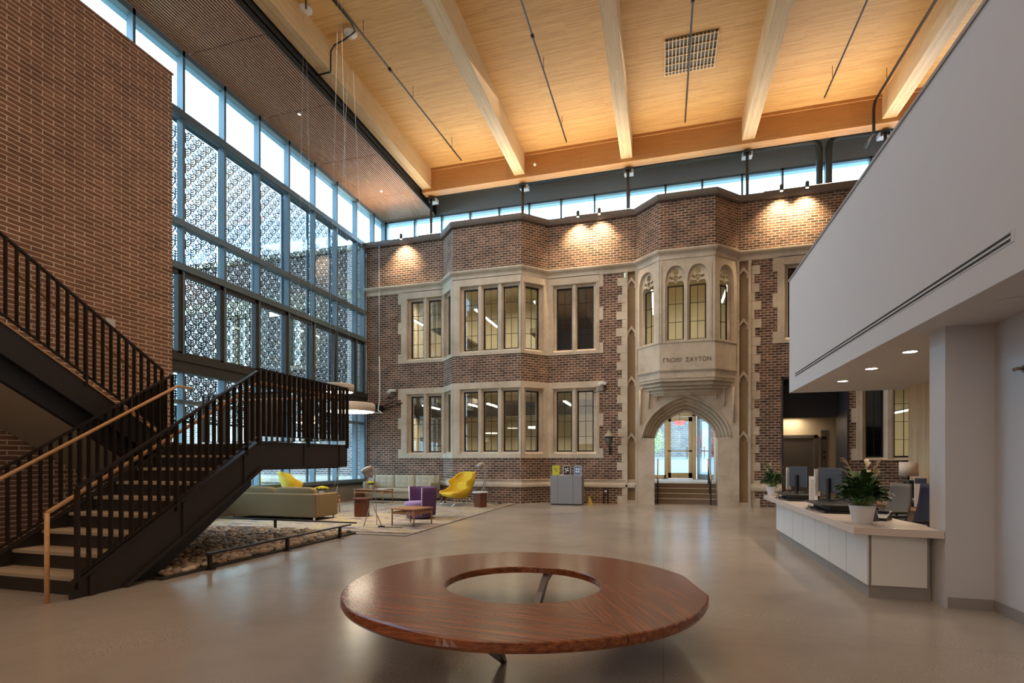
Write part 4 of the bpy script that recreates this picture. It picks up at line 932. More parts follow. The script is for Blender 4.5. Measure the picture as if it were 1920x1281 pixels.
# landing
YE = 8.52; XW = -8.93
sput(SB().box(XW, XR-.03, YL+.01, YE, ZLAND-.06, ZLAND-.005), 'landing_slab', STAIRTREAD)
b = MB(); b.box(XR-.03, XR, YL+.2, YE, ZLAND-.36, ZLAND+.01).box(XR-.06, XR+.02, YL, YE+.02, ZLAND, ZLAND+.02).box(XR-.1, XR+.02, YL+.1, YE-.05, ZLAND-.38, ZLAND-.36).box(XW, XR, YE-.03, YE, ZLAND-.36, ZLAND+.01)
b.box(XR-.02, XR+.02, YE-.25, YE-.22, ZLAND-.36, ZLAND).box(XR-.0, XR+.015, 7.3, 7.36, ZLAND-.36, ZLAND)
sput(b, 'landing_beam', BRONZE_L)
sput(SB().box(XW, XR-.1, YL+.1, YE-.1, ZLAND-.4, ZLAND-.36), 'landing_underside', BLACK)
# upper flight, back towards the camera
XU0, XU1 = -8.90, -7.36
zu = lambda y: (YL-y)/RUN*RISE+ZLAND+.1
NU = 12
for k in range(NU):
    y = YL-k*RUN; z = ZLAND+(k+1)*RISE
    sput(SB().box(XU0+.03, XU1-.03, y-RUN-.01, y+.01, z-.035, z), 'tread', STAIRTREAD); sput(SB().box(XU0+.03, XU1-.03, y-.02, y-.005, z-RISE, z-.035), 'riser', BRONZE_L)
YT = YL-NU*RUN
for x0, x1 in ((XU1-.04, XU1), (XU0, XU0+.03)):
    b = MB(); side_plate(b, x0, x1, [(YL+.1, ZLAND-.02), (YL, zu(YL)), (YT, zu(YT)), (YT, zu(YT)-.36), (YL+.1, zu(YL+.1)-.36)])
    sput(b, 'stringer', BRONZE_L)
b = MB(); b.bar((XU1-.0, YL, zu(YL)+.008), (XU1-.0, YT, zu(YT)+.008), .03, .016); sput(b, 'stringer_cap', mat('pale_nosing', rgb(190, 150, 104), .5))
b = MB(); side_plate(b, XU1-.16, XU1-.08, [(YL+.3, zu(YL+.3)-.34), (YT, zu(YT)-.34), (YT, zu(YT)-.63), (YL+.3, zu(YL+.3)-.63)]); sput(b, 'lower_beam', BLACK)
b = MB(); side_plate(b, XU0+.03, XU1-.16, [(YL+.1, zu(YL+.1)-.6), (YT, zu(YT)-.6), (YT, zu(YT)-.63), (YL+.1, zu(YL+.1)-.63)]); sput(b, 'soffit_panel', GYP)
sput(SB().box(XU0, XU1, YT-2.5, YT, ZLAND+NU*RISE-.2, ZLAND+NU*RISE), 'upper_landing', GYP)
# guards
def guard(x0, y0, x1, y1, zbase, zrail, n, name_extra=None, wide='X', feet=True):
    """zbase/zrail functions of parameter t"""
    P = lambda t, z: (x0+(x1-x0)*t, y0+(y1-y0)*t, z)
    g = sput(SB().bar(P(0, zrail(0)), P(1, zrail(1)), .05, .022), 'guard', BRONZE)
    b = MB().bar(P(0, zbase(0)), P(1, zbase(1)), .04, .016); b.obj('bottom_rail', BRONZE, g)
    for i in range(n+1):
        t = i/n; x, y, _ = P(t, 0); zb, zt = zbase(t), zrail(t)
        post = (i % 10 == 0)
        w = .062 if post else .058; th = .02 if post else .012
        zb2 = zb-.14 if post else zb-.0
        if wide == 'X': MB().box(x-w/2, x+w/2, y-th/2, y+th/2, zb2, zt-.01).obj('picket', BRONZE, g)
        else: MB().box(x-th/2, x+th/2, y-w/2, y+w/2, zb2, zt-.01).obj('picket', BRONZE, g)
    return g
GH = .98
Lr = lambda y: zc(y)+GH-.08
guard(XR, 3.86, XR, YL, lambda t: zc(3.86+(YL-3.86)*t)+.09, lambda t: Lr(3.86+(YL-3.86)*t)+.13*t+.06*(1-t), 22)
guard(XL, 3.86, XL, YL-.02, lambda t: zc(3.86+(YL-3.86)*t)+.09, lambda t: Lr(3.86+(YL-3.86)*t)+.13*t+.06*(1-t), 22)
guard(XR, YL+.0, XR, YE, lambda t: ZLAND+.1, lambda t: ZLAND+1.06, 20)
guard(XR, YE-.01, XW+.05, YE-.01, lambda t: ZLAND+.1, lambda t: ZLAND+1.04, 26, wide='Y')
guard(XU1, YL, XU1, YT, lambda t: zu(YL-(YL-YT)*t)+.1, lambda t: zu(YL-(YL-YT)*t)+1.02, 32)
# oak handrails
def hrail(pts, name='handrail', r=.021):
    return sput(SB().tube(pts, r, 12), name, OAK)
hr = lambda y: .868+(y-3.647)*.588
hrail([(-5.675, 3.647, 0), (-5.675, 3.647, .868), ]); hrail([(-5.675, 3.647, .868), (-5.675, YL-.05, hr(YL-.05)), (-5.675, YL+.1, ZLAND+.88), (-5.675, YE-.15, ZLAND+.88), (-5.8, YE-.1, ZLAND+.9), (XW+.3, YE-.1, ZLAND+.9)])
hrail([(-6.95, 3.647, 0), (-6.95, 3.647, .95)]); hrail([(-6.95, 3.647, .95), (-6.95, 6.2, 2.47), (-6.95, 6.45, 2.47)])
hrail([(XU1-.11, YL+.1, ZLAND+.9), (XU1-.11, YL-.1, ZLAND+.92), (XU1-.11, YT, zu(YT)+.8)])

# ================================================================== pebble bed and low rails
S(MB().box(-8.9, -5.5, 4.7, 8.62, -.02, .012).obj('floor_pebble_bed', SOIL))
S(MB().box(-8.9, -5.5, 8.60, 8.64, 0, .04).box(-5.52, -5.48, 4.7, 8.64, 0, .035).obj('trim_18', ALU_DK))
PM = [mat('pebble_%d' % i, c_, .7, noise=.15, nscale=12) for i, c_ in enumerate((rgb(176,150,122), rgb(142,122,102), rgb(196,176,150), rgb(122,110,100), rgb(164,132,98)))]
def pebble_mesh(seed):
    r = random.Random(seed); bm = bmesh.new(); bmesh.ops.create_icosphere(bm, subdivisions=2, radius=1)
    sx, sy, sz = r.uniform(.9, 1.25), r.uniform(.7, .95), r.uniform(.5, .68); ph = [r.uniform(0, 6) for _ in range(4)]
    for v in bm.verts:
        k = 1+.1*math.sin(2.3*v.co.x+ph[0])+.09*math.sin(3*v.co.y+ph[1])+.06*math.sin(4*v.co.z+ph[2]); v.co = Vector((v.co.x*sx*k, v.co.y*sy*k, v.co.z*sz*k))
    for f in bm.faces: f.smooth = True
    me = bpy.data.meshes.new('pebble'); bm.to_mesh(me); bm.free(); me.materials.append(PM[seed % 5]); return me
pms = [pebble_mesh(i) for i in range(10)]
spots = []
rr = random.Random(3)
for i in range(38):
    for j in range(30):
        x = -5.57-j*.105+rr.uniform(-.03, .03); y = 4.86+i*.1+rr.uniform(-.03, .03)
        if x < -8.7 or y > 8.56: continue
        if y < 5.35 and x < -5.66-(y-4.4)*.0: pass
        if (x < -5.6+.0) and y < 4.6: continue
        spots.append((x, y, rr.uniform(.045, .068), rr.uniform(0, 6), rr.randrange(10), rr.uniform(.0, .02)))
vis = lambda p: (p[0] > -7.0-.35*(p[1]-6))  # the part of the bed not hidden by the stair
def dist(p): return p[0]**2+p[1]**2
def hidden(p):  # behind the lower stringer as seen from the hall side
    x, y = p[0], p[1]; t = XR/x; yy = y*t
    if t >= 1: return False
    zz = 1.38*(1-t)+.05*t
    return yy < YE and 3.8 < yy and (zz > (yy-4.32)*.61) and zz < zc(min(yy, YL))+.02
v_ = sorted([p for p in spots if not hidden(p)], key=dist); near = v_[:300]; ns = set(near); rest = [p for p in spots if p not in ns]
fl = ['front edge', 'middle', 'back']
for k, p in enumerate(near):
    o = bpy.data.objects.new('pebble', pms[p[4]]); COL.objects.link(o); o.location = (p[0], p[1], .012+p[2]*.45+p[5]); o.scale = (p[2],)*3; o.rotation_euler = (0, 0, p[3])
    tag(o, 'rounded river pebble in the bed under the staircase', 'pebble', 'river pebbles under the staircase')
b = MB()
for p in rest:
    M = Matrix.Translation((p[0], p[1], .012+p[2]*.45+p[5])) @ Matrix.Rotation(p[3], 4, 'Z') @ Matrix.Scale(p[2], 4)
    b.merge(pms[p[4]], M, p[4] % 5)
tag(b.obj('pebbles', PM), 'mass of river pebbles filling the back of the bed', 'pebbles', kind='stuff')
for pts, posts, lab in (([(-5.46, 5.28, .19), (-5.46, 8.42, .19)], [(-5.46, 5.33), (-5.46, 6.75), (-5.46, 8.1)], 'low dark rail along the hall side of the pebble bed'),
                        ([(-5.5, 8.68, .19), (-9.9, 8.68, .19)], [(-7.3, 8.68), (-8.9, 8.68)], 'low dark rail along the lounge side of the pebble bed')):
    e = empty('low_rail', lab, 'rail', (posts[0][0], posts[0][1], 0), 0, 'low rails around the pebble bed')
    ox, oy = posts[0]
    MB().bar((pts[0][0]-ox, pts[0][1]-oy, .2), (pts[1][0]-ox, pts[1][1]-oy, .2), .05, .022).obj('rail', BRONZE, e)
    for x, y in posts:
        MB().box(x-ox-.02, x-ox+.02, y-oy-.02, y-oy+.02, .008, .19).obj('post', BRONZE, e); MB().lathe([(.07,0), (.07,.008)], (x-ox, y-oy, 0), n=16).obj('base_plate', BRONZE, e)

# ================================================================== round bench table
TZ = .40; TC = (-1.075, 4.08)
tb = empty('ring_table', 'low ring shaped reddish hardwood table with an open centre', 'table', (TC[0], TC[1], 0))
NS = 192; RO, RI = 1.386, .617
def rim(th):
    d = math.degrees(th) % 360; r = RO+.006*math.sin(3*th+1)+.004*math.sin(7*th)
    if 0 < d < 26: r -= .045*math.sin((d)/26*PI)           # straight cut on the right
    return r
def chamfer(th):
    d = math.degrees(th) % 360
    return math.sin((d-226)/50*PI)**2 if 226 < d < 276 else 0
def ringP(i, j):
    th = 2*PI*i/NS; c, s_ = math.cos(th), math.sin(th); ch = chamfer(th)
    prof = [(RI, TZ-.055), (RI, TZ-.006), (RI+.006, TZ), (RI+.25*(RO-RI), TZ), (RI+.6*(RO-RI), TZ), (rim(th)-.012-.05*ch, TZ), (rim(th)-.002-.035*ch, TZ-.006), (rim(th)+.0+.012*ch, TZ-.045), (rim(th)-.012, TZ-.068), (RI+.3, TZ-.068), (RI, TZ-.055)]
    r, z = prof[j]; return (r*c, r*s_, z)
ob = MB().grid(ringP, NS, 11, closed_u=True, smooth=False).obj('tabletop', TABLE, tb)
def leg(pts, w0, w1, th0=.05):
    b = MB(); pts = [Vector(p) for p in pts]; n = len(pts)
    rings = []
    for i, p in enumerate(pts):
        d = (pts[min(i+1,n-1)]-pts[max(i-1,0)]).normalized(); side = d.cross(Vector((0,0,1))).normalized(); up = side.cross(d); w = w0+(w1-w0)*i/(n-1)
        rings.append([p-side*th0/2-up*w/2, p+side*th0/2-up*w/2, p+side*th0/2+up*w/2, p-side*th0/2+up*w/2])
    for a, c in zip(rings[:-1], rings[1:]): b.hexa(a, c)
    return b
LEGM = mat('dark_leg_wood', rgb(52, 36, 28), .35)
leg([(.06,.95,.35), (.05,.62,.31), (.07,.3,.22), (.08,.1,.14), (.09,-.1,.04)], .05, .11).obj('leg', LEGM, tb)
leg([(-1.0,-.32,.34), (-.8,-.3,.3), (-.62,-.3,.2), (-.56,-.3,.03)], .05, .1).obj('leg', LEGM, tb)
MB().hexa([(-.09,-1.12,.34), (.09,-1.1,.34), (.1,-.98,.34), (-.04,-.98,.34)], [(.02,-.66,.0), (.05,-.65,.0), (.05,-.62,.0), (.02,-.62,.0)]).obj('leg', LEGM, tb)

# ================================================================== lounge
S(MB().box(-9.9, -4.45, 8.9, 16.35, .0, .012).obj('floor_rug', RUG), 'large woven rug with pale, grey and yellow streaks under the lounge', 'rug')
S(MB().box(-4.47, -4.43, 8.6, 16.5, 0, .006).box(-9.9, -4.43, 8.6, 8.64, 0, .006).obj('trim_19', ALU_DK))
def cushion(b, x0, x1, y0, y1, z0, z1, mi=0, n=5, puff=.03, tuft=None):
    """soft box"""
    cx_, cy_, cz_ = (x0+x1)/2, (y0+y1)/2, (z0+z1)/2; hx, hy, hz = (x1-x0)/2, (y1-y0)/2, (z1-z0)/2
    N_ = 12
    def P(i, j):
        th = 2*PI*i/24; ph = -PI/2+PI*j/N_
        e = .35; f = lambda v, p: math.copysign(abs(v)**p, v)
        return (cx_+hx*f(math.cos(ph), e)*f(math.cos(th), e), cy_+hy*f(math.cos(ph), e)*f(math.sin(th), e), cz_+hz*f(math.sin(ph), e))
    b.grid(P, 24, N_+1, mi, True, closed_u=True); return b
rg = .012
def sofa_set(name, loc, rz, L, Dp, fab, lab, seats, arm_h, back_h, tufted, loose=False):
    e = empty(name, lab, 'sofa', loc, rz)
    MB().box(-L/2+.01, L/2-.01, -Dp/2+.01, Dp/2, .08, .27).obj('base', fab, e, bevel=.02)
    if loose: MB().box(-L/2, L/2, -Dp/2, -Dp/2+.12, .07, back_h).obj('back_frame', fab, e, bevel=.03)
    for sx in (-1, 1): MB().box(min(sx*L/2, sx*(L/2-.1)), max(sx*L/2, sx*(L/2-.1)), -Dp/2+.1, Dp/2, .07, arm_h).obj('arm', fab, e, bevel=.03)
    w = (L-.2)/seats
    if tufted:
        o = MB(); cushion(o, -L/2+.1, L/2-.1, -Dp/2+.1, Dp/2+.02, .26, .40); o.obj('seat_cushion', fab, e)
    else:
        for k in range(seats):
            o = MB(); cushion(o, -L/2+.1+k*w, -L/2+.1+(k+1)*w, -Dp/2+.1, Dp/2+.02, .26, .40); o.obj('seat_cushion', fab, e)
    for k in range(seats):
        x0, x1 = -L/2+.1+k*w+.01, -L/2+.1+(k+1)*w-.01
        if tufted:
            def P(i, j, x0=x0, x1=x1):
                u_, v__ = i/24, j/16; ex = (math.sin(PI*u_)*math.sin(PI*v__))**.25 if 0 < u_ < 1 and 0 < v__ < 1 else 0
                dim = .018*(abs(math.sin(3*PI*u_))**.5*abs(math.sin(3*PI*v__))**.5)
                z = .38+v__*(back_h-.38); y = -Dp/2+.16+.05*ex+dim-.05*(v__)
                return (x0+u_*(x1-x0), y, z)
            o = MB(); o.grid(P, 25, 17); o.box(x0, x1, -Dp/2+.02, -Dp/2+.13, .36, back_h-.005); o.obj('back_cushion', fab, e)
        else:
            o = MB(); cushion(o, x0, x1, -Dp/2+.06, -Dp/2+.26, .38, back_h+.14); o.obj('back_cushion', fab, e)
    for sx in (-1, 1):
        for sy in (-1, 1): MB().box(sx*(L/2-.08)-.015, sx*(L/2-.08)+.015, sy*(Dp/2-.06)-.015, sy*(Dp/2-.06)+.015, 0, .08).obj('leg', CHROME if not tufted else BLACK, e)
    return e
sofa_set('olive_sofa', (-8.6, 10.5, rg), 0, 2.38, .84, SOFA_O, 'olive green sofa seen from behind beyond the pebble bed', 2, .6, .6, False, True)
sofa_set('sage_sofa', (-8.47, 16.1, rg), PI, 2.5, .76, SOFA_L, 'pale sage tufted sofa against the old brick wall', 3, .62, .84, True, True)
def womb_chair(loc, rz, lab):
    e = empty('shell_lounge_chair', lab, 'lounge chair', loc, rz, 'mustard shell lounge chairs')
    # shell: front faces -Y locally
    prof = [(-.42,.36), (-.36,.29), (-.2,.24), (0,.21), (.15,.25), (.26,.38), (.33,.55), (.39,.74), (.44,.92), (.46,1.0)]
    def lerp(tab, t):
        for (t0, v0), (t1, v1) in zip(tab[:-1], tab[1:]):
            if t <= t1: q = (t-t0)/(t1-t0); q = q*q*(3-2*q); return v0*(1-q)+v1*q
        return tab[-1][1]
    def P(i, j):
        a = -1+2*i/30; t = j/26
        f = t*(len(prof)-1); k = min(int(f), len(prof)-2); q = f-k
        y = prof[k][0]*(1-q)+prof[k+1][0]*q; z = prof[k][1]*(1-q)+prof[k+1][1]*q
        wd = lerp([(0,.34), (.2,.44), (.5,.50), (.7,.48), (1,.27)], t); H_ = lerp([(0,.04), (.15,.16), (.38,.34), (.56,.44), (.8,.24), (1,.03)], t)
        ang = lerp([(0,0), (.35,.1), (.6,.8), (1,1.35)], t)
        s2 = abs(a); x = math.copysign(wd*math.sin(min(1, s2*1.15)*PI/2)**.9, a)*(1+.06*s2*s2); up = H_*s2**2.2
        return (x, y-up*math.sin(ang), z+up*math.cos(ang))
    MB().grid(P, 31, 27).obj('shell', YEL, e, solid=.05, subsurf=1)
    o = MB(); cushion(o, -.34, .34, -.40, .22, .30, .40); o.obj('seat_cushion', YEL, e)
    o = MB(); cushion(o, -.28, .28, .12, .26, .42, .68); o.obj('back_cushion', YEL, e)
    for sx in (-1, 1):
        MB().tube([(sx*.3,-.1,.24), (sx*.38,-.42,0)], .012, 8).obj('leg', CHROME, e); MB().tube([(sx*.3,.15,.26), (sx*.36,.45,0)], .012, 8).obj('leg', CHROME, e)
    MB().tube([(-.3,-.1,.24), (.3,-.1,.24)], .012, 8).tube([(-.3,.15,.26), (.3,.15,.26)], .012, 8).obj('cross_bar', CHROME, e)
    return e
womb_chair((-5.9, 14.75, rg), -.66, 'mustard yellow shell lounge chair with chrome legs facing left')
womb_chair((-9.4, 12.05, rg), PI-.75, 'mustard yellow shell lounge chair behind the olive sofa').scale = (1.05,)*3
# purple barrel chair
e = empty('barrel_chair', 'purple barrel swivel chair with pale piping', 'armchair', (-5.5, 11.3, rg), -.72)
o = MB(); o.lathe([(.27,.02), (.31,.1), (.33,.3), (.335,.36), (.30,.39), (.0,.40)], n=36); o.obj('seat', PUR_L, e)
def P(i, j):
    a = math.radians(-12+i*204/32); r = .36+.035*j/6+(0); z = .08+j/6*.66
    if j > 4: z -= .02
    return (r*math.cos(a), r*math.sin(a), z)
MB().grid(P, 33, 7).obj('backrest', PUR, e, solid=.06)
for a in (math.radians(-12), math.radians(192)):
    MB().tube([(.36*math.cos(a), .36*math.sin(a), .1), (.395*math.cos(a), .395*math.sin(a), .73)], .014, 8).obj('piping', PIPING, e)
MB().lathe([(.2,0), (.2,.02), (.0,.02)], n=24).obj('base', BLACK, e)
def leg_table(name, lab, loc, rz, sx, sy, h, stretch=True, cat='table', round_=False, m=TEAK):
    e = empty(name, lab, cat, loc, rz)
    if round_: MB().lathe([(.0,h-.03), (sx/2-.02,h-.03), (sx/2,h-.015), (sx/2,h), (0,h)], n=32, sy=sy/sx).obj('tabletop', m, e)
    else: MB().box(-sx/2, sx/2, -sy/2, sy/2, h-.025, h).obj('tabletop', m, e, bevel=.006)
    k = .36 if round_ else .5
    for a in (-1, 1):
        for c in (-1, 1): MB().tube([(a*(sx*k-.03), c*(sy*k-.03), h-.03), (a*(sx*k-.03), c*(sy*k-.03), 0)], .016, 10, radii=[.019, .013]).obj('leg', m, e)
    if stretch:
        for c in (-1, 1): MB().box(-sx*k+.03, sx*k-.03, c*(sy*k-.03)-.008, c*(sy*k-.03)+.008, h-.12, h-.07).obj('apron', m, e)
        for a in (-1, 1): MB().box(a*(sx*k-.03)-.008, a*(sx*k-.03)+.008, -sy*k+.03, sy*k-.03, h-.12, h-.07).obj('apron', m, e)
    return e
leg_table('side_table', 'square teak side table standing before the purple chair', (-5.07, 10.1, rg), -.2, .62, .66, .36)
leg_table('coffee_table', 'long teak coffee table before the sage sofa', (-8.85, 14.95, rg), -.12, 1.15, .55, .43)
leg_table('coffee_table', 'low teak table beyond the olive sofa carrying yellow flowers', (-8.35, 11.75, rg), 0, .6, .5, .43)
def box_stool(loc, lab, r=.2, h=.44, top=None, rz=.3):
    e = empty('walnut_side_table', lab, 'side table', loc, rz, 'faceted walnut side tables')
    MB().lathe([(r*.92,0), (r*.92,h-.03)], n=8, smooth=False).obj('body', WALNUT, e)
    MB().lathe([(r*1.12,h-.03), (r*1.12,h), (0,h)], n=8 if top is None else 28, smooth=False).obj('tabletop', top or WALNUT, e)
    return e
box_stool((-6.98, 11.25, rg), 'faceted walnut side table at the right arm of the olive sofa')
box_stool((-5.07, 14.42, rg), 'faceted walnut side table with a white top right of the yellow chair', top=PALE)
box_stool((-9.72, 15.55, rg), 'faceted walnut side table left of the sage sofa', r=.12, h=.42)
e = empty('carved_stool', 'small dark red carved stool between the sage sofa and yellow chair', 'stool', (-6.72, 15.55, rg))
RED = mat('dark_red_lacquer', rgb(78, 30, 26), .35)
MB().box(-.18, .18, -.14, .14, .36, .40).obj('top', RED, e, bevel=.01); MB().lathe([(.1,0), (.06,.06), (.1,.14), (.05,.22), (.12,.36)], n=10).obj('base', RED, e)
def flower_pot(loc, lab, n=26, r=.13):
    e = empty('flower_pot', lab, 'potted flowers', loc, 0, 'yellow chrysanthemums in white pots')
    MB().lathe([(.05,0), (.07,.11), (.075,.12), (.06,.115), (.0,.11)], n=20).obj('pot', PALE, e)
    b = MB()
    for i in range(60):
        a = random.uniform(0, 2*PI); q = random.uniform(.2, 1); p = Vector((math.cos(a)*q*r*.9, math.sin(a)*q*r*.9, .14+random.uniform(0, .09))); d = Vector((random.gauss(0,1), random.gauss(0,1), random.gauss(0,.6))).normalized()*.035; s_ = d.orthogonal().normalized()*.02
        b.face([p-d, p+s_, p+d, p-s_])
    b.obj('foliage', LEAF, e)
    b = MB()
    for i in range(n):
        a = i*2.399; q = math.sqrt((i+.5)/n); c = (math.cos(a)*q*r, math.sin(a)*q*r, .24-.05*q*q+random.uniform(-.01, .01)); b.lathe([(.008,-.012), (.03,-.002), (.032,.006), (.018,.016), (.0,.016)], c, n=9)
    b.obj('blossoms', PETAL, e)
    return e
flower_pot((-8.92, 14.95, .43+rg), 'pot of yellow flowers on the coffee table before the sage sofa'); flower_pot((-8.45, 11.75, .43+rg), 'pot of yellow flowers rising beyond the arm of the olive sofa', r=.16)
tag(MB().box(-.14, .14, -.1, .1, 0, .012).obj('magazine', PAPER, loc=(-8.5, 14.9, .43+rg)), 'white magazine lying on the coffee table before the sage sofa', 'magazine')
def floor_lamp(loc, rz, lab, s=1):
    e = empty('tripod_floor_lamp', lab, 'floor lamp', loc, rz, 'grey tripod floor lamps'); j = .48
    MB().tube([(-.02,0,j), (.06,0,1.02), (-.04,0,1.20)], .009, 8).obj('pole', LAMP_GREY, e)
    MB().tube([(-.02,0,j), (-.17,-.02,0)], .009, 8).obj('leg', LAMP_GREY, e); MB().tube([(-.02,0,j), (.17,.05,0)], .009, 8).obj('leg', LAMP_GREY, e); MB().tube([(.05,0,1.0), (.0,.3,0)], .007, 8).obj('leg', LAMP_GREY, e)
    sh = MB().lathe([(.0,.2), (.035,.19), (.06,.14), (.085,.06), (.09,0), (.086,0), (.08,.06), (.055,.13), (.0,.185)], n=24).obj('shade', LAMP_GREY, e); sh.location = (-.17, 0, 1.04); sh.rotation_euler = (0, math.radians(48), 0)
    e.scale = (s, s, s)
    return e
floor_lamp((-5.72, 9.62, rg), .25, 'grey tripod floor lamp at the front edge of the rug', 1.04)
floor_lamp((-9.88, 14.55, rg), 1.4, 'grey tripod floor lamp beside the glass wall', 1.1)
floor_lamp((-5.35, 15.55, rg), .2, 'grey tripod floor lamp before the brick bay', 1.08)
for pts, lab in (([(-5.6,9.66,.02), (-5.52,9.5,.02), (-5.48,9.58,.02), (-5.4,9.5,.02), (-5.2,9.58,.02), (-5.0,9.52,.02)], 'black lamp cord and plug on the rug under the side table'), ([(-5.2,15.7,.02), (-5.0,15.5,.02), (-4.85,15.62,.02), (-4.6,15.6,.02)], 'black lamp cord on the rug before the bay')):
    tag(MB().tube(pts, .008, 6).box(pts[2][0]-.05, pts[2][0]+.05, pts[2][1]-.03, pts[2][1]+.03, .012, .04).obj('lamp_cord', PLASTIC), lab, 'cord', 'floor lamp cords')
# grey cabinet with three framed prints
cb = empty('grey_cabinet', 'low grey three part cabinet before the brick wall', 'cabinet', (-2.83, 16.05, 0))
MB().box(-.48, .48, -.22, .22, .03, .9).obj('body', GREY_FELT, cb); MB().box(-.46, .46, -.2, .2, 0, .03).obj('plinth', BLACK, cb)
for x0, x1 in ((-.475, -.255), (-.245, .215), (.225, .475)): MB().box(x0, x1, -.235, -.222, .04, .895).obj('door', GREY_FELT, cb)
def frame(x, bgc, dots, dc, lab, bc):
    e = empty('framed_print', lab, 'framed print', (x, 15.98, .9), 0, 'small framed prints on the grey cabinet')
    MB().box(-.11, .11, -.006, .012, 0, .29).obj('frame', mat('frame_'+lab[:6], bc, .6), e)
    MB().box(-.095, .095, -.009, -.006, .015, .275).obj('print', mat('print_'+lab[:6], bgc, .7), e)
    b = MB()
    for (dx, dz, rx, rz_, rot) in dots:
        pts = oval(dx, dz, rx, rz_, 12, rot); b.face([(p[0], -.0102, p[1]) for p in pts])
    b.obj('motif', mat('motif_'+lab[:6], dc, .7), e)
frame(-3.17, rgb(200, 190, 50), [(-.03,.17,.012,.035,.6), (.03,.2,.012,.03,-.4), (.02,.13,.012,.035,.9), (-.04,.22,.01,.02,.2)], rgb(40,38,30), 'yellow print with dark leaf shapes on the grey cabinet', rgb(206, 196, 60))
frame(-2.83, rgb(44, 34, 32), [(-.04,.19,.024,.024,0), (.03,.21,.022,.022,0), (0,.15,.026,.026,0), (.045,.14,.02,.02,0), (-.03,.1,.022,.022,0)], rgb(232,228,220), 'black print with white spots in the middle of the grey cabinet', rgb(220, 196, 180))
frame(-2.5, rgb(112, 124, 160), [(-.035,.19,.03,.03,0), (.035,.19,.03,.03,0), (-.035,.11,.03,.03,0), (.035,.11,.03,.03,0)], rgb(226,230,238), 'blue print with four white discs on the grey cabinet', rgb(206, 210, 222))
tag(MB().box(-.04, .04, -.02, .02, 0, .025).obj('card_holder', PAPER, loc=(-2.99, 15.95, .9)), 'tiny white card on the grey cabinet', 'card')
tag(MB().hexa([(-.06,-.05,0), (.09,-.05,0), (.09,.05,0), (-.06,.05,0)], [(-.035,-.02,.26), (-.015,-.02,.26), (-.015,.02,.26), (-.035,.02,.26)]).obj('door_wedge', mat('yellow_plastic', rgb(206, 176, 70), .5), loc=(-2.15, 16.2, 0)), 'small yellow wedge sign on the floor right of the grey cabinet', 'wedge')

# ================================================================== reception
ds = empty('reception_desk', 'white reception desk with a pale stone counter and grey kick plate', 'desk', (1.95, 6.04, 0))
def dput(mb, name, m, bevel=0):
    o = mb.obj(name, m, ds, bevel=bevel); o.matrix_parent_inverse = Matrix.Translation((-1.95, -6.04, 0)); return o
dput(MB().box(1.99, 2.49, 6.08, 10.42, 0, .125).box(1.975, 2.5, 6.07, 6.1, 0, .125), 'kick_plate', KICK)
dput(MB().box(1.97, 2.49, 6.06, 10.44, .12, .64), 'carcass', KICK)
ysd = [6.04+.63*i for i in range(8)]; ysd[-1] = 10.456
for a, c in zip(ysd[:-1], ysd[1:]): dput(MB().box(1.952, 1.968, a+.006, c-.006, .13, .637), 'front_panel', WHITE_G)
dput(MB().box(1.99, 2.46, 6.04, 6.056, .13, .637), 'end_panel', WHITE_G)
dput(MB().prism([(1.81, 5.96), (2.515, 5.835), (2.515, 6.16), (2.56, 6.3), (2.5, 6.75), (2.5, 10.86), (1.81, 10.86)], .64, .715), 'counter_top', QUARTZ, bevel=.004)
dput(MB().box(2.46, 2.5, 6.2, 10.4, .0, .64), 'back_panel', WHITE_G)
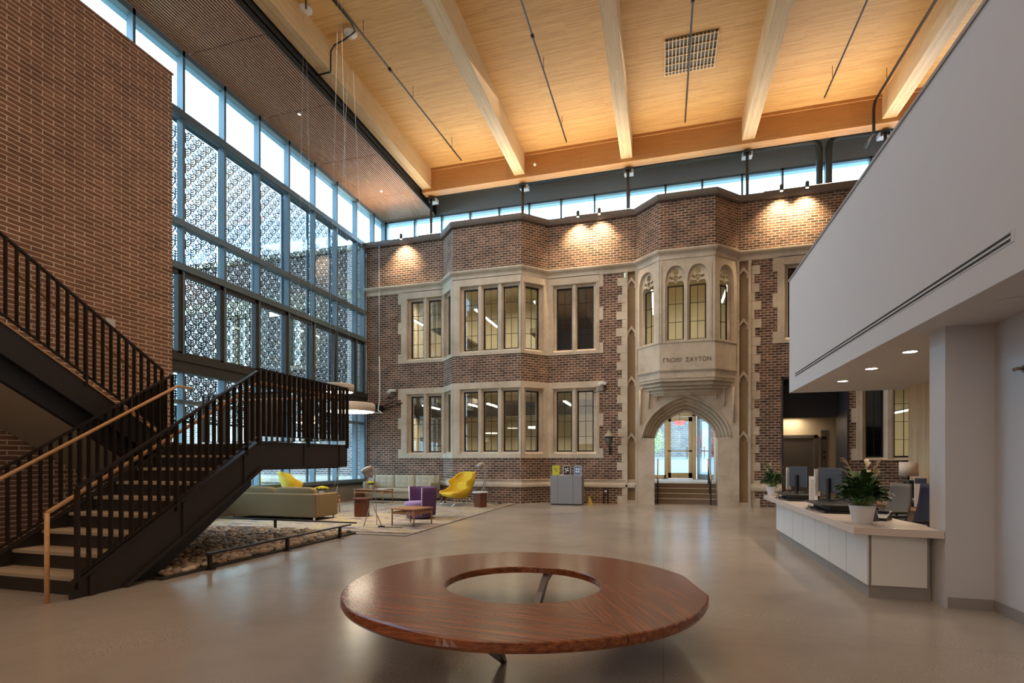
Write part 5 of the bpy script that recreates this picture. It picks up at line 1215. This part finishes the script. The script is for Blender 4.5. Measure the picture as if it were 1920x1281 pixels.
# leafy plants
def leafy(loc, lab, s=1, n=70, flowers=8):
    e = empty('peace_lily', lab, 'potted plant', loc, random.uniform(0, 6), 'potted peace lilies on the reception counter')
    MB().lathe([(.085*s,0), (.09*s,.01*s), (.115*s,.15*s), (.12*s,.19*s), (.105*s,.19*s), (.1*s,.16*s), (.0,.16*s)], n=28).obj('pot', mat('white_pot', rgb(224, 218, 212), .45), e)
    MB().lathe([(.0,.155*s), (.1*s,.157*s), (.1*s,.165*s), (0,.165*s)], n=16).obj('soil', SOIL, e)
    b = MB(); st_ = MB(); fl_ = MB()
    def leaf(mb, base, a, tilt, ln, w, arch_):
        d = Vector((math.cos(a), math.sin(a), 0)); sd = Vector((-math.sin(a), math.cos(a), 0)); pts = []
        for k in range(7):
            t = k/6; el = tilt-arch_*t; 
            p = base+sum(((d*math.cos(tilt-arch_*q/6)+Vector((0,0,math.sin(tilt-arch_*q/6))))*ln/6 for q in range(k)), Vector())
            wd = w*math.sin(PI*min(1, t*.93+.05))**.8*(1 if t < .99 else .1)
            up = Vector((0,0,1))*wd*.25
            pts.append((p-sd*wd/2+up, p, p+sd*wd/2+up))
        for k in range(6):
            for c in (0, 1): mb.face([pts[k][c], pts[k][c+1], pts[k+1][c+1], pts[k+1][c]], 0, True)
    for i in range(n):
        a = i*2.399+random.uniform(-.3, .3); q = (i+1)/n; tilt = 1.5-q*.85+random.uniform(-.12, .12); ln_s = (.06+.2*random.random()*(1.1-q))*s
        d = Vector((math.cos(a)*math.cos(tilt), math.sin(a)*math.cos(tilt), math.sin(tilt))); base = Vector((math.cos(a)*.03*s, math.sin(a)*.03*s, .16*s)); tip = base+d*(ln_s+.03*s)
        st_.tube([base, (base+tip)/2+Vector((0,0,.005)), tip], .0025*s, 5); leaf(b, tip, a+random.uniform(-.3, .3), tilt, (.14+.07*random.random())*s, (.05+.025*random.random())*s, .9+random.random()*.9)
    b.obj('leaves', LEAF, e); st_.obj('stems', LEAF_L, e)
    for i in range(flowers):
        a = i*2.1+.5; h_ = (.46+.18*random.random())*s; rr_ = .17*s*random.uniform(.5, 1.2); tip = Vector((math.cos(a)*rr_, math.sin(a)*rr_, h_)); fl_.tube([(0,0,.16*s), (tip.x*.4, tip.y*.4, h_*.7), tip], .003*s, 5, 1)
        leaf(fl_, tip, a, 1.0, .1*s, .05*s, .9)
    fl_.obj('blooms', [SPATHE if flowers > 6 else LEAF_L, LEAF_L], e)
    return e
leafy((1.99, 6.30, .715), 'large leafy peace lily in a white pot at the near corner of the counter', 1.0, 170, 11)
leafy((1.93, 10.65, .715), 'smaller leafy plant in a white pot at the far end of the counter', .9, 70, 5)
# desk risers with monitors
def riser(loc, rz, lab):
    e = empty('desk_riser', lab, 'desk riser', loc, rz, 'black sit stand desk risers')
    MB().box(-.26, .26, -.38, .38, 0, .03).obj('base', PLASTIC, e, bevel=.01); MB().box(-.3, .28, -.42, .42, .085, .11).obj('platform', PLASTIC, e, bevel=.012); MB().box(-.2, .2, -.36, .36, .03, .085).obj('lift_arms', BLACK, e)
    MB().tube([(-.24,-.2,.03), (-.34,-.1,.02), (-.3,.1,.04), (-.26,.2,.03)], .006, 6).tube([(-.25,.0,.05), (-.36,.05,.015), (-.28,.25,.05)], .005, 6).obj('cable', PLASTIC, e)
    MB().box(.12, .26, -.22, .22, .11, .125).obj('keyboard', PLASTIC, e)
    return e
def monitor(loc, rz, lab):
    e = empty('monitor', lab, 'monitor', loc, rz, 'monitors on the desk risers')
    MB().box(-.018, .0, -.28, .28, .1, .44).obj('screen_back', SCREEN, e, bevel=.006); MB().box(0, .008, -.27, .27, .11, .43).obj('screen', PLASTIC, e); MB().box(-.05, -.02, -.03, .03, .0, .3).obj('stand', PLASTIC, e); MB().box(-.1, .08, -.12, .12, 0, .012).obj('foot', PLASTIC, e)
    MB().box(-.06, .012, .285, .31, .04, .42).obj('white_side_panel', PALE, e)
    return e
riser((2.17, 9.72, .715), 0, 'black desk riser at the far end of the counter'); riser((2.17, 7.72, .715), 0, 'black desk riser in the middle of the counter')
monitor((2.16, 9.75, .825), .25, 'monitor with a pale side edge on the far desk riser'); monitor((2.2, 8.15, .825), .25, 'monitor on the nearer desk riser')
e = empty('sign_holder', 'narrow upright white notice standing on the counter between the risers', 'sign', (2.1, 8.62, .715))
MB().box(-.055, .055, -.006, .006, 0, .42).obj('sheet', PAPER, e); MB().box(-.06, .06, -.05, .05, 0, .012).obj('foot', PALE, e)
b = MB()
for k in range(14): b.box(-.035, random.uniform(.0, .035), -.0075, -.006, .36-k*.024, .366-k*.024)
b.obj('printed_lines', mat('print_ink', rgb(110, 116, 140), .8), e)
e = empty('desk_phone', 'black desk phone behind the large plant', 'phone', (2.26, 6.72, .715), -.6)
MB().hexa([(-.12,-.1,0), (.12,-.1,0), (.12,.1,0), (-.12,.1,0)], [(-.12,-.1,.03), (.12,-.1,.03), (.12,.1,.10), (-.12,.1,.10)]).obj('body', PLASTIC, e); MB().box(-.12, -.06, -.09, .1, .06, .12).obj('handset', PLASTIC, e, bevel=.01); MB().box(0, .1, .03, .08, .085, .1).obj('display', SCREEN, e)
e = empty('brochure_stand', 'grey folded brochure stand beside the large plant', 'stand', (2.13, 6.55, .715), .5)
MB().hexa([(-.09,-.05,0), (.09,-.05,0), (.09,.05,0), (-.09,.05,0)], [(-.09,-.004,.13), (.09,-.004,.13), (.09,.004,.13), (-.09,.004,.13)]).obj('body', SCREEN, e)
def office_chair(loc, rz, fab, lab, tall=0.0):
    e = empty('office_chair', lab, 'office chair', loc, rz, 'office chairs behind the reception desk')
    o = MB(); cushion(o, -.24, .24, -.24, .24, .42, .50); o.obj('seat', fab, e)
    def P(i, j):
        a = -1+i/8; t = j/10; z = .52+t*(.52+tall); wd = .22-.03*t*t; y = .22+.1*t-.06*(1-a*a)*0+.05*a*a*-1; return (a*wd, y+.03*math.sin(PI*t), z)
    MB().grid(P, 17, 11).obj('backrest', fab, e, solid=.03)
    MB().tube([(0,.2,.45), (0,.3,.6), (0,.33,.85)], .02, 8).obj('spine', PLASTIC, e); MB().tube([(0,0,.42), (0,0,.06)], .025, 10).obj('gas_column', PLASTIC, e)
    for k in range(5):
        a = 2*PI*k/5; MB().bar((0,0,.09), (.26*math.cos(a), .26*math.sin(a), .07), .035, .03).obj('base_spoke', PLASTIC, e); MB().lathe([(.0,-.03), (.03,-.02), (.03,.02), (0,.03)], (.26*math.cos(a), .26*math.sin(a), .03), n=10).obj('castor', PLASTIC, e)
    for sx in (-1, 1): MB().tube([(sx*.26,.0,.46), (sx*.28,.02,.64)], .014, 8).box(sx*.28-.03, sx*.28+.03, -.12, .14, .64, .665).obj('armrest', PLASTIC, e)
    return e
office_chair((2.95, 8.6, 0), -1.3, MESHG, 'grey mesh office chair behind the large plant'); office_chair((2.88, 7.5, 0), -1.3, NAVY, 'navy office chair beside the white stub wall', .04)
# back counter
bc = empty('back_counter', 'wood topped back counter along the timber wall', 'counter', (3.78, 9.2, 0))
MB().box(-.24, .24, -1.2, 1.3, .62, .66).obj('worktop', TEAK, bc); MB().box(-.2, .24, -1.18, 1.28, 0, .62).obj('cabinet', mat('brown_front', rgb(110, 84, 66), .6), bc)
e = empty('table_lamp', 'table lamp with a pale drum shade on the back counter', 'lamp', (3.72, 9.75, .66))
MB().lathe([(.07,0), (.07,.015), (.02,.03), (.03,.12), (.03,.28), (.012,.34), (.012,.46)], n=16).obj('base', PLASTIC, e); MB().lathe([(.13,.46), (.125,.68), (.12,.68), (.125,.46)], n=24).obj('lamp_shade', mat('linen_shade', rgb(206, 186, 170), .8), e)
e = empty('notice_board', 'white notice sheet with a blue header on the back counter', 'notice', (3.68, 9.25, .66), -.1)
MB().box(-.075, .075, -.006, .006, 0, .44).obj('sheet', PAPER, e); MB().box(-.075, .075, -.008, -.006, .36, .44).obj('header', mat('notice_blue', rgb(70, 82, 112), .7), e); MB().box(-.08, .08, -.03, .03, 0, .01).obj('foot', PLASTIC, e)
e = empty('coffee_machine', 'black appliance on the back counter beside the notice', 'appliance', (3.7, 9.52, .66))
MB().box(-.1, .1, -.1, .1, 0, .05).box(-.1, .1, .02, .1, .05, .38).box(-.1, .1, -.1, .1, .3, .4).obj('body', PLASTIC, e, bevel=.008); MB().lathe([(.035,.05), (.04,.12), (.03,.13)], (0,-.04,0), n=14).obj('jug', STEEL, e)
# soffit downlights over the desk
for k, (y, nm) in enumerate(((7.09, 'nearest'), (8.26, 'middle'), (9.46, 'farthest'))):
    e = empty('recessed_downlight', '%s round downlight in the white soffit above the reception desk' % nm, 'downlight', (2.72, y, 2.62), 0, 'downlights above the reception desk')
    MB().lathe([(.07,-.008), (.085,-.008), (.09,0), (.07,.0), (.07,-.008)], n=24, caps=False).obj('trim_ring', PALE, e); MB().lathe([(.0,-.006), (.07,-.006), (.07,-.002)], n=24).obj('lens', DOWNE, e)
    l = bpy.data.lights.new('downlight', 'SPOT'); l.energy = 45; l.color = (1, .82, .62); l.spot_size = math.radians(110); l.spot_blend = .6; l.shadow_soft_size = .06
    o = bpy.data.objects.new('downlight_beam', l); COL.objects.link(o); o.location = (2.72, y, 2.58)
e = empty('smoke_detector', 'flat white disc in the soffit near the right edge', 'detector', (2.6, 5.03, 2.62)); MB().lathe([(.0,-.006), (.1,-.006), (.105,0), (.0,0)], n=28).obj('cover', WHITE, e)
e = empty('wall_hook', 'small metal hook high on the right wall', 'hook', (2.9, 5.42, 2.14)); MB().tube([(0,0,0), (-.05,0,0), (-.08,0,-.01)], .014, 8).obj('arm', STEEL, e); MB().box(-.006, 0, -.03, .03, -.03, .03).obj('plate', STEEL, e)
# small box on the brick wall by the stairs
e = empty('wall_thermostat', 'small white square box on the brown brick wall above the stairs', 'thermostat', (-8.95, 6.69, 3.68)); MB().box(0, .03, -.08, .08, -.07, .07).obj('cover', PALE, e, bevel=.006)
